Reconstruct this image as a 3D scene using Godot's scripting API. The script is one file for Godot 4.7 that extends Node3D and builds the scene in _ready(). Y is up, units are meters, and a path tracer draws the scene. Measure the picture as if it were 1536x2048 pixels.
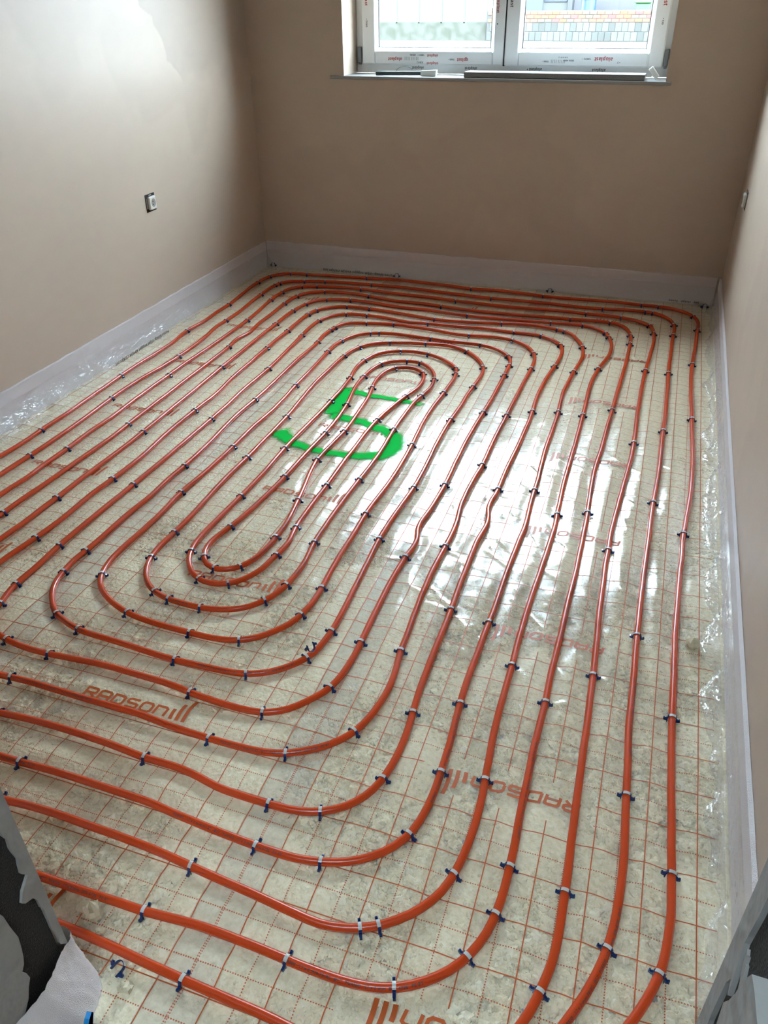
extends Node3D
# A room under renovation: underfloor-heating pipe clipped on printed foil, a window in the far wall.
# World: x to the right along the window wall, y up (0 = foil level), -z towards the window wall. Metres.

const XL := -2.359      # wall on the left
const XR := 0.352       # wall on the right
const ZB := -4.581      # window wall
const ZF := -0.484      # wall with the doorway, its room face
const CEIL := 2.58
const JL := -0.736      # doorway jambs
const JR := 0.183
const WX0 := -1.789     # window opening
const WX1 := -0.103
const WY0 := 1.066
const WY1 := 2.40
const WZ := -4.771      # front face of the window sashes
const PIPE_MM := [
	-150,888, -150,849, -151,800, -151,750, -150,700, -150,650, -149,600, -147,550, -145,500, -142,450, -138,400, -133,351, -128,301, -122,251, -116,202, -108,152,
	-100,103, -92,54, -82,4, -72,-45, -61,-93, -50,-142, -37,-190, -23,-238, -8,-286, 8,-333, 25,-381, 42,-427, 61,-474, 80,-520, 99,-566, 119,-612,
	140,-657, 163,-702, 187,-746, 207,-791, 222,-839, 229,-888, 233,-938, 232,-988, 231,-1038, 229,-1088, 228,-1138, 226,-1188, 224,-1238, 223,-1288, 221,-1337, 220,-1387,
	219,-1437, 219,-1487, 219,-1537, 219,-1587, 218,-1637, 218,-1687, 217,-1737, 218,-1787, 219,-1837, 220,-1887, 221,-1937, 222,-1987, 223,-2037, 226,-2087, 227,-2137, 227,-2187,
	229,-2237, 233,-2287, 236,-2337, 240,-2387, 243,-2437, 246,-2487, 248,-2537, 249,-2587, 250,-2637, 251,-2687, 251,-2737, 251,-2787, 250,-2837, 249,-2887, 247,-2937, 246,-2987,
	245,-3036, 244,-3086, 243,-3136, 242,-3186, 240,-3236, 239,-3286, 238,-3336, 238,-3386, 237,-3436, 236,-3486, 236,-3536, 237,-3586, 238,-3636, 240,-3686, 242,-3736, 244,-3786,
	247,-3836, 250,-3886, 252,-3936, 254,-3986, 255,-4036, 256,-4086, 258,-4136, 261,-4186, 262,-4236, 256,-4285, 240,-4332, 214,-4373, 178,-4408, 137,-4434, 90,-4450, 40,-4456,
	-9,-4455, -59,-4455, -109,-4459, -159,-4462, -209,-4461, -259,-4457, -309,-4455, -359,-4453, -409,-4452, -459,-4452, -509,-4453, -558,-4456, -608,-4459, -658,-4464, -708,-4467, -758,-4470,
	-808,-4471, -858,-4470, -908,-4466, -957,-4462, -1007,-4462, -1057,-4469, -1106,-4478, -1156,-4483, -1205,-4486, -1255,-4487, -1305,-4490, -1355,-4492, -1405,-4495, -1455,-4495, -1505,-4494, -1555,-4491,
	-1605,-4488, -1655,-4484, -1705,-4479, -1754,-4474, -1804,-4469, -1854,-4463, -1903,-4458, -1953,-4451, -2003,-4445, -2052,-4443, -2102,-4440, -2149,-4427, -2189,-4399, -2218,-4360, -2235,-4313, -2242,-4264,
	-2244,-4214, -2244,-4164, -2242,-4114, -2238,-4064, -2234,-4015, -2231,-3965, -2227,-3915, -2223,-3865, -2221,-3815, -2222,-3765, -2223,-3715, -2224,-3665, -2221,-3615, -2218,-3565, -2217,-3515, -2222,-3466,
	-2229,-3416, -2233,-3367, -2231,-3317, -2224,-3268, -2218,-3218, -2216,-3168, -2216,-3118, -2217,-3068, -2218,-3018, -2220,-2968, -2222,-2918, -2223,-2868, -2224,-2818, -2224,-2768, -2223,-2718, -2221,-2668,
	-2220,-2618, -2219,-2568, -2217,-2518, -2215,-2468, -2212,-2418, -2211,-2368, -2213,-2318, -2215,-2269, -2217,-2219, -2216,-2169, -2216,-2119, -2218,-2069, -2222,-2019, -2225,-1969, -2226,-1919, -2225,-1869,
	-2225,-1819, -2225,-1769, -2225,-1719, -2225,-1669, -2225,-1619, -2225,-1569, -2225,-1519, -2225,-1469, -2225,-1419, -2225,-1369, -2225,-1319, -2225,-1269, -2225,-1219, -2225,-1169, -2225,-1119, -2225,-1069,
	-2225,-1019, -2225,-969, -2225,-919, -2225,-869, -2225,-819, -2225,-769, -2224,-719, -2214,-671, -2192,-628, -2157,-593, -2113,-571, -2064,-562, -2014,-560, -1964,-561, -1914,-561, -1864,-561,
	-1814,-561, -1764,-561, -1714,-561, -1664,-561, -1614,-561, -1564,-561, -1514,-561, -1464,-561, -1414,-561, -1364,-561, -1314,-561, -1264,-561, -1214,-561, -1164,-561, -1114,-561, -1064,-561,
	-1014,-561, -964,-561, -914,-561, -864,-561, -814,-561, -765,-559, -715,-556, -665,-552, -615,-549, -565,-546, -515,-544, -465,-542, -415,-540, -365,-536, -316,-530, -266,-525,
	-216,-523, -167,-529, -121,-547, -77,-570, -38,-601, -10,-641, 11,-686, 25,-734, 35,-782, 39,-832, 39,-882, 39,-932, 38,-982, 36,-1032, 35,-1082, 34,-1132,
	33,-1182, 32,-1232, 31,-1282, 31,-1332, 30,-1382, 28,-1432, 27,-1482, 26,-1532, 24,-1582, 22,-1632, 20,-1682, 17,-1732, 15,-1782, 14,-1832, 13,-1881, 12,-1931,
	10,-1981, 10,-2031, 11,-2081, 10,-2131, 10,-2181, 12,-2231, 14,-2281, 17,-2331, 19,-2381, 22,-2431, 24,-2481, 27,-2531, 30,-2581, 32,-2631, 35,-2681, 36,-2731,
	37,-2781, 37,-2831, 37,-2881, 36,-2931, 35,-2981, 34,-3031, 33,-3081, 33,-3131, 34,-3181, 34,-3231, 34,-3281, 34,-3331, 35,-3381, 36,-3431, 37,-3481, 39,-3531,
	41,-3581, 44,-3631, 47,-3680, 49,-3730, 51,-3780, 54,-3830, 56,-3880, 56,-3930, 54,-3980, 50,-4030, 44,-4079, 29,-4126, -3,-4163, -44,-4190, -90,-4209, -138,-4221,
	-188,-4226, -237,-4226, -287,-4224, -337,-4224, -387,-4227, -437,-4228, -487,-4227, -537,-4226, -587,-4224, -637,-4221, -687,-4219, -737,-4219, -787,-4219, -837,-4219, -887,-4220, -937,-4221,
	-987,-4222, -1037,-4226, -1086,-4231, -1136,-4238, -1185,-4244, -1235,-4247, -1285,-4249, -1335,-4249, -1385,-4250, -1435,-4252, -1485,-4257, -1535,-4262, -1584,-4267, -1634,-4269, -1684,-4268, -1734,-4266,
	-1784,-4261, -1833,-4253, -1882,-4242, -1929,-4227, -1972,-4202, -2003,-4166, -2019,-4120, -2026,-4070, -2030,-4020, -2030,-3970, -2029,-3921, -2025,-3871, -2020,-3821, -2015,-3771, -2011,-3721, -2007,-3672,
	-2004,-3622, -2003,-3572, -2002,-3522, -2002,-3472, -2003,-3422, -2004,-3372, -2005,-3322, -2007,-3272, -2009,-3222, -2011,-3172, -2013,-3122, -2014,-3072, -2016,-3022, -2017,-2972, -2017,-2922, -2018,-2872,
	-2018,-2822, -2020,-2772, -2021,-2722, -2021,-2672, -2021,-2622, -2020,-2572, -2018,-2522, -2015,-2472, -2013,-2422, -2013,-2372, -2015,-2322, -2018,-2272, -2018,-2222, -2018,-2172, -2017,-2122, -2019,-2072,
	-2020,-2022, -2020,-1972, -2017,-1923, -2017,-1873, -2022,-1823, -2026,-1773, -2028,-1723, -2028,-1673, -2028,-1623, -2028,-1573, -2028,-1523, -2028,-1473, -2028,-1423, -2028,-1373, -2028,-1323, -2028,-1273,
	-2028,-1223, -2028,-1173, -2028,-1123, -2028,-1073, -2028,-1023, -2028,-973, -2027,-923, -2021,-874, -2002,-829, -1970,-792, -1929,-766, -1881,-753, -1831,-750, -1781,-751, -1731,-751, -1681,-751,
	-1631,-751, -1581,-751, -1531,-751, -1481,-751, -1431,-751, -1381,-751, -1331,-751, -1281,-751, -1231,-751, -1181,-751, -1131,-752, -1082,-756, -1032,-758, -982,-758, -932,-756, -882,-755,
	-832,-753, -782,-751, -732,-747, -682,-742, -632,-737, -583,-733, -533,-729, -483,-724, -433,-719, -384,-716, -335,-724, -289,-742, -248,-770, -213,-805, -187,-847, -172,-894,
	-164,-943, -160,-993, -159,-1043, -161,-1093, -165,-1142, -168,-1192, -172,-1242, -174,-1292, -175,-1342, -175,-1392, -175,-1442, -175,-1492, -176,-1542, -177,-1592, -177,-1642, -177,-1692,
	-176,-1742, -175,-1792, -173,-1842, -171,-1892, -170,-1942, -168,-1992, -167,-2042, -166,-2092, -165,-2142, -166,-2192, -169,-2242, -170,-2292, -172,-2342, -174,-2392, -175,-2442, -175,-2492,
	-175,-2542, -175,-2592, -175,-2642, -175,-2692, -174,-2742, -175,-2792, -175,-2842, -175,-2892, -176,-2942, -176,-2992, -176,-3042, -177,-3092, -178,-3142, -180,-3192, -181,-3242, -181,-3292,
	-180,-3341, -177,-3391, -172,-3441, -167,-3491, -158,-3540, -149,-3589, -140,-3638, -134,-3688, -133,-3738, -134,-3788, -140,-3837, -150,-3886, -164,-3934, -188,-3977, -224,-4010, -268,-4033,
	-316,-4041, -366,-4038, -415,-4033, -465,-4028, -515,-4025, -565,-4023, -615,-4021, -665,-4018, -715,-4015, -765,-4013, -815,-4011, -865,-4010, -915,-4010, -965,-4012, -1015,-4017, -1064,-4024,
	-1113,-4034, -1162,-4039, -1212,-4037, -1262,-4037, -1312,-4041, -1361,-4048, -1411,-4055, -1460,-4060, -1510,-4064, -1560,-4065, -1610,-4062, -1659,-4055, -1707,-4042, -1752,-4021, -1786,-3987, -1806,-3943,
	-1818,-3894, -1827,-3845, -1832,-3795, -1835,-3746, -1835,-3696, -1834,-3646, -1834,-3596, -1834,-3546, -1835,-3496, -1836,-3446, -1836,-3396, -1835,-3346, -1834,-3296, -1833,-3246, -1831,-3196, -1831,-3146,
	-1830,-3096, -1829,-3046, -1829,-2996, -1828,-2946, -1827,-2896, -1826,-2846, -1825,-2796, -1823,-2746, -1822,-2696, -1820,-2646, -1819,-2596, -1818,-2546, -1817,-2496, -1816,-2446, -1816,-2396, -1816,-2346,
	-1816,-2296, -1816,-2246, -1817,-2196, -1818,-2146, -1819,-2096, -1821,-2046, -1822,-1996, -1824,-1946, -1824,-1896, -1825,-1846, -1827,-1796, -1830,-1746, -1830,-1696, -1831,-1646, -1835,-1596, -1838,-1547,
	-1839,-1497, -1839,-1447, -1839,-1397, -1839,-1347, -1839,-1297, -1839,-1247, -1839,-1197, -1838,-1147, -1836,-1097, -1823,-1049, -1797,-1008, -1759,-977, -1714,-958, -1665,-952, -1615,-951, -1565,-952,
	-1515,-952, -1465,-952, -1415,-951, -1365,-951, -1315,-952, -1265,-955, -1215,-957, -1165,-957, -1115,-956, -1065,-954, -1015,-952, -965,-948, -916,-944, -866,-944, -816,-943, -767,-936,
	-718,-926, -669,-922, -619,-921, -569,-921, -519,-925, -472,-940, -431,-967, -400,-1005, -381,-1050, -371,-1099, -367,-1149, -367,-1198, -370,-1248, -374,-1298, -377,-1348, -378,-1398,
	-379,-1448, -379,-1498, -379,-1548, -379,-1598, -380,-1648, -381,-1698, -383,-1748, -384,-1798, -384,-1848, -385,-1898, -385,-1948, -385,-1998, -380,-2048, -376,-2097, -381,-2146, -392,-2194,
	-393,-2244, -388,-2293, -386,-2343, -386,-2393, -386,-2443, -385,-2493, -383,-2543, -381,-2593, -379,-2643, -378,-2693, -377,-2743, -377,-2793, -376,-2843, -376,-2893, -377,-2943, -378,-2993,
	-381,-3043, -382,-3093, -382,-3143, -381,-3193, -379,-3243, -377,-3293, -373,-3343, -368,-3392, -363,-3442, -357,-3492, -353,-3542, -351,-3592, -352,-3641, -359,-3691, -375,-3737, -405,-3776,
	-442,-3809, -485,-3833, -533,-3843, -582,-3843, -632,-3844, -682,-3846, -732,-3848, -782,-3848, -832,-3843, -882,-3837, -931,-3833, -981,-3832, -1031,-3833, -1081,-3832, -1131,-3827, -1180,-3825,
	-1230,-3833, -1278,-3844, -1327,-3851, -1377,-3853, -1427,-3853, -1477,-3853, -1526,-3845, -1569,-3823, -1603,-3788, -1626,-3744, -1639,-3696, -1644,-3646, -1644,-3597, -1642,-3547, -1638,-3497, -1634,-3447,
	-1630,-3397, -1627,-3347, -1624,-3297, -1621,-3247, -1619,-3197, -1617,-3147, -1615,-3098, -1614,-3048, -1614,-2998, -1614,-2948, -1615,-2898, -1616,-2848, -1616,-2798, -1615,-2748, -1613,-2698, -1612,-2648,
	-1612,-2598, -1613,-2548, -1613,-2498, -1614,-2448, -1614,-2398, -1614,-2348, -1614,-2298, -1615,-2248, -1615,-2198, -1616,-2148, -1618,-2098, -1620,-2048, -1622,-1998, -1624,-1948, -1625,-1898, -1627,-1848,
	-1628,-1798, -1629,-1748, -1630,-1698, -1631,-1648, -1632,-1598, -1632,-1548, -1630,-1498, -1629,-1448, -1631,-1398, -1628,-1349, -1616,-1301, -1605,-1253, -1583,-1211, -1544,-1184, -1497,-1170, -1448,-1161,
	-1398,-1157, -1348,-1158, -1298,-1161, -1249,-1165, -1199,-1168, -1149,-1168, -1099,-1166, -1049,-1164, -999,-1162, -949,-1157, -900,-1150, -850,-1146, -800,-1144, -750,-1145, -702,-1155, -661,-1180,
	-628,-1217, -600,-1258, -583,-1304, -576,-1353, -573,-1403, -574,-1453, -576,-1503, -578,-1553, -579,-1603, -580,-1653, -581,-1703, -580,-1753, -578,-1803, -575,-1853, -568,-1902, -568,-1951,
	-580,-1997, -584,-2046, -579,-2095, -575,-2145, -573,-2195, -571,-2245, -570,-2295, -570,-2345, -571,-2395, -573,-2445, -573,-2495, -574,-2545, -575,-2595, -575,-2645, -574,-2695, -573,-2745,
	-572,-2795, -570,-2845, -568,-2895, -566,-2945, -564,-2995, -562,-3045, -561,-3095, -561,-3145, -560,-3195, -560,-3245, -560,-3295, -560,-3345, -561,-3394, -563,-3444, -574,-3492, -598,-3535,
	-632,-3570, -674,-3598, -720,-3614, -769,-3622, -819,-3622, -869,-3622, -919,-3624, -969,-3628, -1018,-3632, -1068,-3636, -1118,-3639, -1168,-3640, -1218,-3636, -1267,-3627, -1313,-3610, -1354,-3582,
	-1387,-3545, -1409,-3501, -1423,-3454, -1430,-3404, -1431,-3355, -1429,-3305, -1426,-3255, -1423,-3205, -1421,-3155, -1419,-3105, -1418,-3055, -1417,-3005, -1417,-2955, -1416,-2905, -1414,-2855, -1411,-2805,
	-1409,-2755, -1408,-2705, -1407,-2655, -1409,-2605, -1412,-2555, -1415,-2505, -1416,-2455, -1416,-2405, -1416,-2355, -1417,-2305, -1418,-2255, -1420,-2205, -1421,-2155, -1423,-2105, -1426,-2055, -1430,-2006,
	-1432,-1956, -1430,-1906, -1428,-1856, -1427,-1806, -1429,-1756, -1431,-1706, -1434,-1656, -1435,-1606, -1432,-1556, -1421,-1508, -1401,-1463, -1368,-1427, -1327,-1399, -1282,-1378, -1235,-1363, -1186,-1354,
	-1136,-1350, -1086,-1348, -1036,-1347, -986,-1346, -936,-1349, -888,-1361, -847,-1386, -813,-1422, -786,-1464, -771,-1511, -763,-1560, -762,-1610, -764,-1660, -767,-1709, -769,-1759, -770,-1809,
	-769,-1859, -769,-1909, -770,-1959, -771,-2009, -771,-2059, -769,-2109, -766,-2159, -763,-2209, -761,-2259, -760,-2309, -760,-2359, -761,-2409, -762,-2459, -764,-2509, -766,-2559, -770,-2609,
	-773,-2659, -777,-2708, -779,-2758, -780,-2808, -780,-2858, -779,-2908, -776,-2958, -773,-3008, -771,-3058, -769,-3108, -767,-3158, -768,-3208, -774,-3257, -788,-3304, -817,-3343, -853,-3377,
	-894,-3406, -939,-3427, -987,-3439, -1036,-3441, -1084,-3430, -1130,-3412, -1170,-3383, -1199,-3344, -1217,-3297, -1227,-3249, -1231,-3199, -1228,-3149, -1221,-3100, -1214,-3050, -1211,-3000, -1208,-2950,
	-1207,-2900, -1208,-2850, -1208,-2800, -1209,-2750, -1210,-2700, -1212,-2650, -1214,-2601, -1215,-2551, -1217,-2501, -1218,-2451, -1219,-2401, -1219,-2351, -1218,-2301, -1217,-2251, -1216,-2201, -1217,-2151,
	-1218,-2101, -1220,-2051, -1223,-2001, -1225,-1951, -1227,-1901, -1229,-1851, -1231,-1801, -1231,-1751, -1226,-1702, -1212,-1654, -1187,-1611, -1152,-1577, -1108,-1558, -1061,-1559, -1018,-1582, -988,-1620,
	-969,-1665, -961,-1714, -953,-1763, -949,-1812, -956,-1861, -963,-1911, -965,-1960, -966,-2010, -967,-2060, -966,-2110, -965,-2160, -965,-2210, -966,-2260, -967,-2310, -968,-2360, -967,-2410,
	-967,-2460, -968,-2510, -969,-2560, -968,-2610, -966,-2660, -961,-2710, -955,-2760, -947,-2809, -938,-2858, -928,-2907, -916,-2956, -903,-3004, -894,-3053, -892,-3102, -898,-3152, -912,-3199,
	-942,-3235, -986,-3251, -1032,-3242, -1067,-3210, -1086,-3165, -1094,-3116, -1094,-3066, -1089,-3017, -1081,-2967, -1073,-2918, -1067,-2868, -1064,-2819, -1061,-2769, -1058,-2719, -1055,-2669, -1053,-2619,
	-1053,-2569, -1055,-2519, -1059,-2469, -1063,-2419, -1066,-2369, -1068,-2320, -1062,-2270, -1054,-2221, -1044,-2172, -1034,-2123, -1025,-2074, -1017,-2024, -1009,-1975, -1002,-1925, -999,-1876, -1000,-1826,
	-1001,-1776, -1008,-1727, -1023,-1680, -1052,-1641, -1094,-1622, -1138,-1633, -1169,-1668, -1184,-1714, -1183,-1764, -1173,-1812, -1163,-1861, -1155,-1911, -1149,-1960, -1144,-2010, -1139,-2060, -1135,-2110,
	-1132,-2159, -1129,-2209, -1128,-2259, -1127,-2309, -1126,-2359, -1124,-2409, -1122,-2459, -1120,-2509, -1120,-2559, -1120,-2609, -1121,-2659, -1123,-2709, -1127,-2759, -1132,-2809, -1140,-2858, -1148,-2907,
	-1156,-2957, -1161,-3006, -1163,-3056, -1162,-3106, -1159,-3156, -1151,-3205, -1134,-3251, -1103,-3289, -1061,-3312, -1013,-3323, -965,-3320, -925,-3295, -892,-3257, -867,-3215, -852,-3168, -844,-3118,
	-841,-3069, -847,-3019, -856,-2970, -864,-2921, -868,-2871, -869,-2821, -870,-2771, -871,-2721, -871,-2671, -871,-2621, -869,-2571, -866,-2521, -864,-2471, -863,-2421, -864,-2371, -864,-2321,
	-866,-2271, -869,-2221, -871,-2171, -873,-2121, -874,-2071, -875,-2021, -875,-1971, -874,-1921, -873,-1871, -870,-1822, -863,-1772, -858,-1722, -859,-1673, -864,-1623, -875,-1575, -897,-1531,
	-929,-1493, -970,-1468, -1018,-1454, -1067,-1448, -1117,-1449, -1167,-1454, -1214,-1468, -1255,-1493, -1288,-1531, -1311,-1575, -1324,-1622, -1329,-1672, -1327,-1722, -1325,-1772, -1323,-1821, -1323,-1871,
	-1324,-1921, -1325,-1971, -1327,-2021, -1328,-2071, -1328,-2121, -1327,-2171, -1326,-2221, -1325,-2271, -1325,-2321, -1325,-2371, -1325,-2421, -1324,-2471, -1324,-2521, -1324,-2571, -1325,-2621, -1327,-2671,
	-1331,-2721, -1335,-2771, -1338,-2821, -1342,-2871, -1344,-2921, -1346,-2971, -1345,-3021, -1343,-3071, -1341,-3121, -1340,-3171, -1338,-3221, -1335,-3270, -1330,-3320, -1322,-3369, -1306,-3416, -1279,-3457,
	-1241,-3488, -1197,-3510, -1149,-3526, -1101,-3538, -1052,-3547, -1003,-3555, -953,-3564, -904,-3568, -856,-3559, -811,-3538, -771,-3508, -737,-3472, -708,-3432, -684,-3388, -668,-3342, -660,-3292,
	-659,-3242, -661,-3193, -665,-3143, -668,-3093, -671,-3043, -671,-2993, -671,-2943, -673,-2893, -675,-2843, -678,-2793, -679,-2743, -679,-2693, -679,-2643, -678,-2593, -677,-2543, -674,-2493,
	-672,-2443, -670,-2393, -669,-2343, -668,-2293, -669,-2243, -671,-2193, -674,-2144, -677,-2094, -680,-2044, -682,-1994, -683,-1944, -682,-1894, -680,-1844, -677,-1794, -675,-1744, -672,-1694,
	-670,-1644, -667,-1594, -665,-1544, -664,-1494, -667,-1444, -674,-1395, -692,-1350, -722,-1311, -759,-1279, -804,-1257, -852,-1247, -902,-1244, -952,-1242, -1002,-1241, -1052,-1242, -1101,-1246,
	-1151,-1250, -1201,-1254, -1251,-1257, -1301,-1260, -1349,-1269, -1396,-1285, -1440,-1307, -1476,-1341, -1506,-1380, -1525,-1425, -1534,-1474, -1539,-1524, -1536,-1573, -1533,-1623, -1532,-1673, -1532,-1723,
	-1531,-1773, -1528,-1823, -1523,-1873, -1519,-1923, -1520,-1973, -1521,-2023, -1520,-2073, -1518,-2122, -1517,-2172, -1517,-2222, -1518,-2272, -1519,-2322, -1521,-2372, -1524,-2422, -1526,-2472, -1528,-2522,
	-1529,-2572, -1528,-2622, -1526,-2672, -1524,-2722, -1524,-2772, -1523,-2822, -1524,-2872, -1524,-2922, -1525,-2972, -1525,-3022, -1526,-3072, -1527,-3122, -1528,-3172, -1527,-3222, -1525,-3272, -1524,-3322,
	-1523,-3372, -1525,-3422, -1530,-3472, -1533,-3521, -1528,-3571, -1521,-3620, -1510,-3668, -1483,-3707, -1440,-3728, -1392,-3741, -1344,-3755, -1295,-3766, -1246,-3772, -1196,-3772, -1147,-3766, -1097,-3762,
	-1047,-3756, -999,-3746, -950,-3735, -900,-3728, -850,-3726, -801,-3731, -752,-3741, -703,-3747, -654,-3744, -606,-3731, -564,-3705, -528,-3671, -499,-3631, -478,-3586, -465,-3538, -459,-3488,
	-458,-3439, -459,-3389, -461,-3339, -463,-3289, -465,-3239, -465,-3189, -466,-3139, -467,-3089, -468,-3039, -469,-2989, -470,-2939, -471,-2889, -472,-2839, -474,-2789, -475,-2739, -476,-2689,
	-476,-2639, -476,-2589, -475,-2539, -475,-2489, -477,-2439, -481,-2389, -483,-2339, -485,-2289, -485,-2239, -484,-2189, -479,-2140, -473,-2090, -471,-2040, -471,-1990, -473,-1940, -475,-1890,
	-477,-1840, -478,-1790, -477,-1740, -476,-1690, -473,-1640, -471,-1590, -467,-1540, -465,-1491, -462,-1441, -455,-1391, -451,-1342, -452,-1292, -459,-1243, -471,-1194, -492,-1150, -524,-1112,
	-563,-1082, -607,-1058, -654,-1045, -704,-1040, -754,-1039, -804,-1039, -854,-1040, -904,-1043, -953,-1048, -1003,-1053, -1053,-1053, -1103,-1054, -1153,-1055, -1203,-1056, -1253,-1057, -1303,-1058,
	-1353,-1057, -1402,-1054, -1452,-1053, -1502,-1053, -1552,-1053, -1602,-1056, -1650,-1068, -1692,-1093, -1724,-1130, -1743,-1176, -1749,-1225, -1750,-1275, -1750,-1325, -1750,-1375, -1750,-1425, -1748,-1474,
	-1742,-1524, -1736,-1574, -1731,-1624, -1727,-1673, -1725,-1723, -1725,-1773, -1725,-1823, -1724,-1873, -1719,-1923, -1715,-1973, -1711,-2023, -1709,-2072, -1708,-2122, -1709,-2172, -1712,-2222, -1715,-2272,
	-1718,-2322, -1719,-2372, -1719,-2422, -1718,-2472, -1717,-2522, -1715,-2572, -1714,-2622, -1712,-2672, -1712,-2722, -1715,-2772, -1720,-2822, -1725,-2871, -1727,-2921, -1728,-2971, -1728,-3021, -1728,-3071,
	-1729,-3121, -1731,-3171, -1732,-3221, -1733,-3271, -1734,-3321, -1735,-3371, -1735,-3421, -1734,-3471, -1733,-3521, -1733,-3571, -1733,-3621, -1733,-3671, -1733,-3721, -1730,-3771, -1723,-3820, -1707,-3867,
	-1678,-3906, -1639,-3936, -1593,-3955, -1544,-3964, -1495,-3965, -1445,-3961, -1395,-3956, -1346,-3950, -1296,-3943, -1246,-3936, -1197,-3929, -1148,-3922, -1098,-3914, -1049,-3908, -999,-3908, -949,-3910,
	-899,-3913, -849,-3918, -800,-3925, -750,-3933, -701,-3943, -653,-3956, -604,-3966, -555,-3967, -505,-3962, -456,-3954, -408,-3940, -365,-3917, -332,-3882, -308,-3838, -286,-3793, -269,-3747,
	-259,-3698, -254,-3648, -253,-3598, -256,-3548, -261,-3499, -267,-3449, -271,-3399, -274,-3349, -277,-3299, -280,-3250, -283,-3200, -282,-3150, -280,-3100, -278,-3050, -275,-3000, -274,-2950,
	-274,-2900, -274,-2850, -274,-2800, -275,-2750, -275,-2700, -275,-2650, -273,-2600, -271,-2550, -269,-2500, -266,-2450, -265,-2400, -265,-2350, -264,-2300, -262,-2250, -259,-2200, -257,-2150,
	-257,-2100, -260,-2050, -261,-2000, -263,-1951, -264,-1901, -265,-1851, -265,-1801, -265,-1751, -265,-1701, -266,-1651, -268,-1601, -269,-1551, -269,-1501, -271,-1451, -272,-1401, -271,-1351,
	-269,-1301, -266,-1251, -263,-1201, -262,-1151, -261,-1101, -262,-1051, -267,-1002, -279,-954, -303,-911, -338,-876, -380,-850, -427,-834, -476,-825, -526,-823, -576,-824, -625,-826,
	-675,-829, -725,-833, -775,-837, -825,-843, -875,-845, -925,-846, -974,-847, -1024,-848, -1074,-848, -1124,-847, -1174,-845, -1224,-844, -1274,-844, -1324,-844, -1374,-844, -1424,-844,
	-1474,-844, -1524,-844, -1574,-844, -1624,-844, -1674,-844, -1724,-843, -1774,-845, -1823,-853, -1867,-875, -1902,-908, -1926,-951, -1936,-1000, -1938,-1050, -1937,-1100, -1937,-1150, -1937,-1200,
	-1937,-1250, -1937,-1300, -1937,-1350, -1937,-1400, -1937,-1450, -1937,-1500, -1937,-1550, -1938,-1600, -1938,-1650, -1937,-1700, -1936,-1749, -1934,-1799, -1929,-1849, -1925,-1899, -1922,-1949, -1920,-1999,
	-1918,-2049, -1915,-2099, -1913,-2149, -1911,-2199, -1910,-2249, -1911,-2299, -1912,-2349, -1913,-2399, -1913,-2449, -1912,-2499, -1912,-2549, -1912,-2599, -1911,-2649, -1912,-2699, -1914,-2749, -1915,-2799,
	-1916,-2849, -1916,-2899, -1916,-2949, -1916,-2999, -1916,-3049, -1916,-3099, -1916,-3149, -1917,-3199, -1920,-3248, -1927,-3298, -1930,-3347, -1921,-3396, -1913,-3444, -1916,-3494, -1921,-3544, -1924,-3593,
	-1923,-3643, -1922,-3693, -1922,-3743, -1924,-3793, -1926,-3843, -1927,-3893, -1926,-3943, -1923,-3993, -1913,-4042, -1895,-4088, -1864,-4125, -1822,-4150, -1775,-4165, -1726,-4174, -1676,-4177, -1626,-4177,
	-1576,-4173, -1526,-4167, -1477,-4158, -1428,-4147, -1380,-4136, -1330,-4129, -1280,-4127, -1230,-4127, -1180,-4125, -1131,-4120, -1081,-4113, -1032,-4108, -982,-4105, -932,-4101, -882,-4099, -832,-4097,
	-782,-4095, -732,-4094, -682,-4094, -632,-4095, -582,-4099, -532,-4104, -483,-4109, -433,-4113, -383,-4116, -333,-4122, -284,-4129, -234,-4132, -184,-4129, -138,-4114, -101,-4084, -78,-4041,
	-63,-3993, -55,-3944, -52,-3894, -51,-3844, -51,-3794, -51,-3744, -51,-3694, -51,-3644, -52,-3594, -53,-3544, -55,-3494, -56,-3444, -58,-3394, -59,-3344, -61,-3294, -63,-3244,
	-64,-3194, -65,-3144, -66,-3094, -67,-3044, -69,-2994, -71,-2944, -72,-2894, -73,-2844, -74,-2794, -75,-2744, -77,-2694, -80,-2645, -82,-2595, -83,-2545, -82,-2495, -81,-2445,
	-79,-2395, -77,-2345, -75,-2295, -73,-2245, -72,-2195, -72,-2145, -71,-2095, -71,-2045, -71,-1995, -70,-1945, -71,-1895, -72,-1845, -73,-1795, -73,-1745, -73,-1695, -73,-1645,
	-74,-1595, -75,-1545, -76,-1495, -75,-1445, -74,-1395, -75,-1345, -76,-1295, -77,-1245, -76,-1195, -75,-1145, -75,-1095, -74,-1045, -72,-995, -72,-945, -73,-895, -77,-846,
	-87,-797, -106,-751, -134,-711, -171,-678, -214,-653, -261,-639, -311,-634, -361,-634, -411,-636, -461,-639, -511,-641, -561,-642, -610,-641, -660,-637, -710,-633, -760,-632,
	-810,-631, -860,-630, -910,-630, -960,-629, -1010,-629, -1060,-629, -1110,-629, -1160,-629, -1210,-629, -1260,-629, -1310,-629, -1360,-629, -1410,-629, -1460,-629, -1510,-629, -1560,-629,
	-1610,-629, -1660,-629, -1710,-629, -1760,-629, -1810,-629, -1860,-629, -1910,-629, -1960,-630, -2009,-638, -2053,-658, -2090,-691, -2114,-733, -2125,-781, -2127,-831, -2127,-881, -2127,-931,
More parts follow.
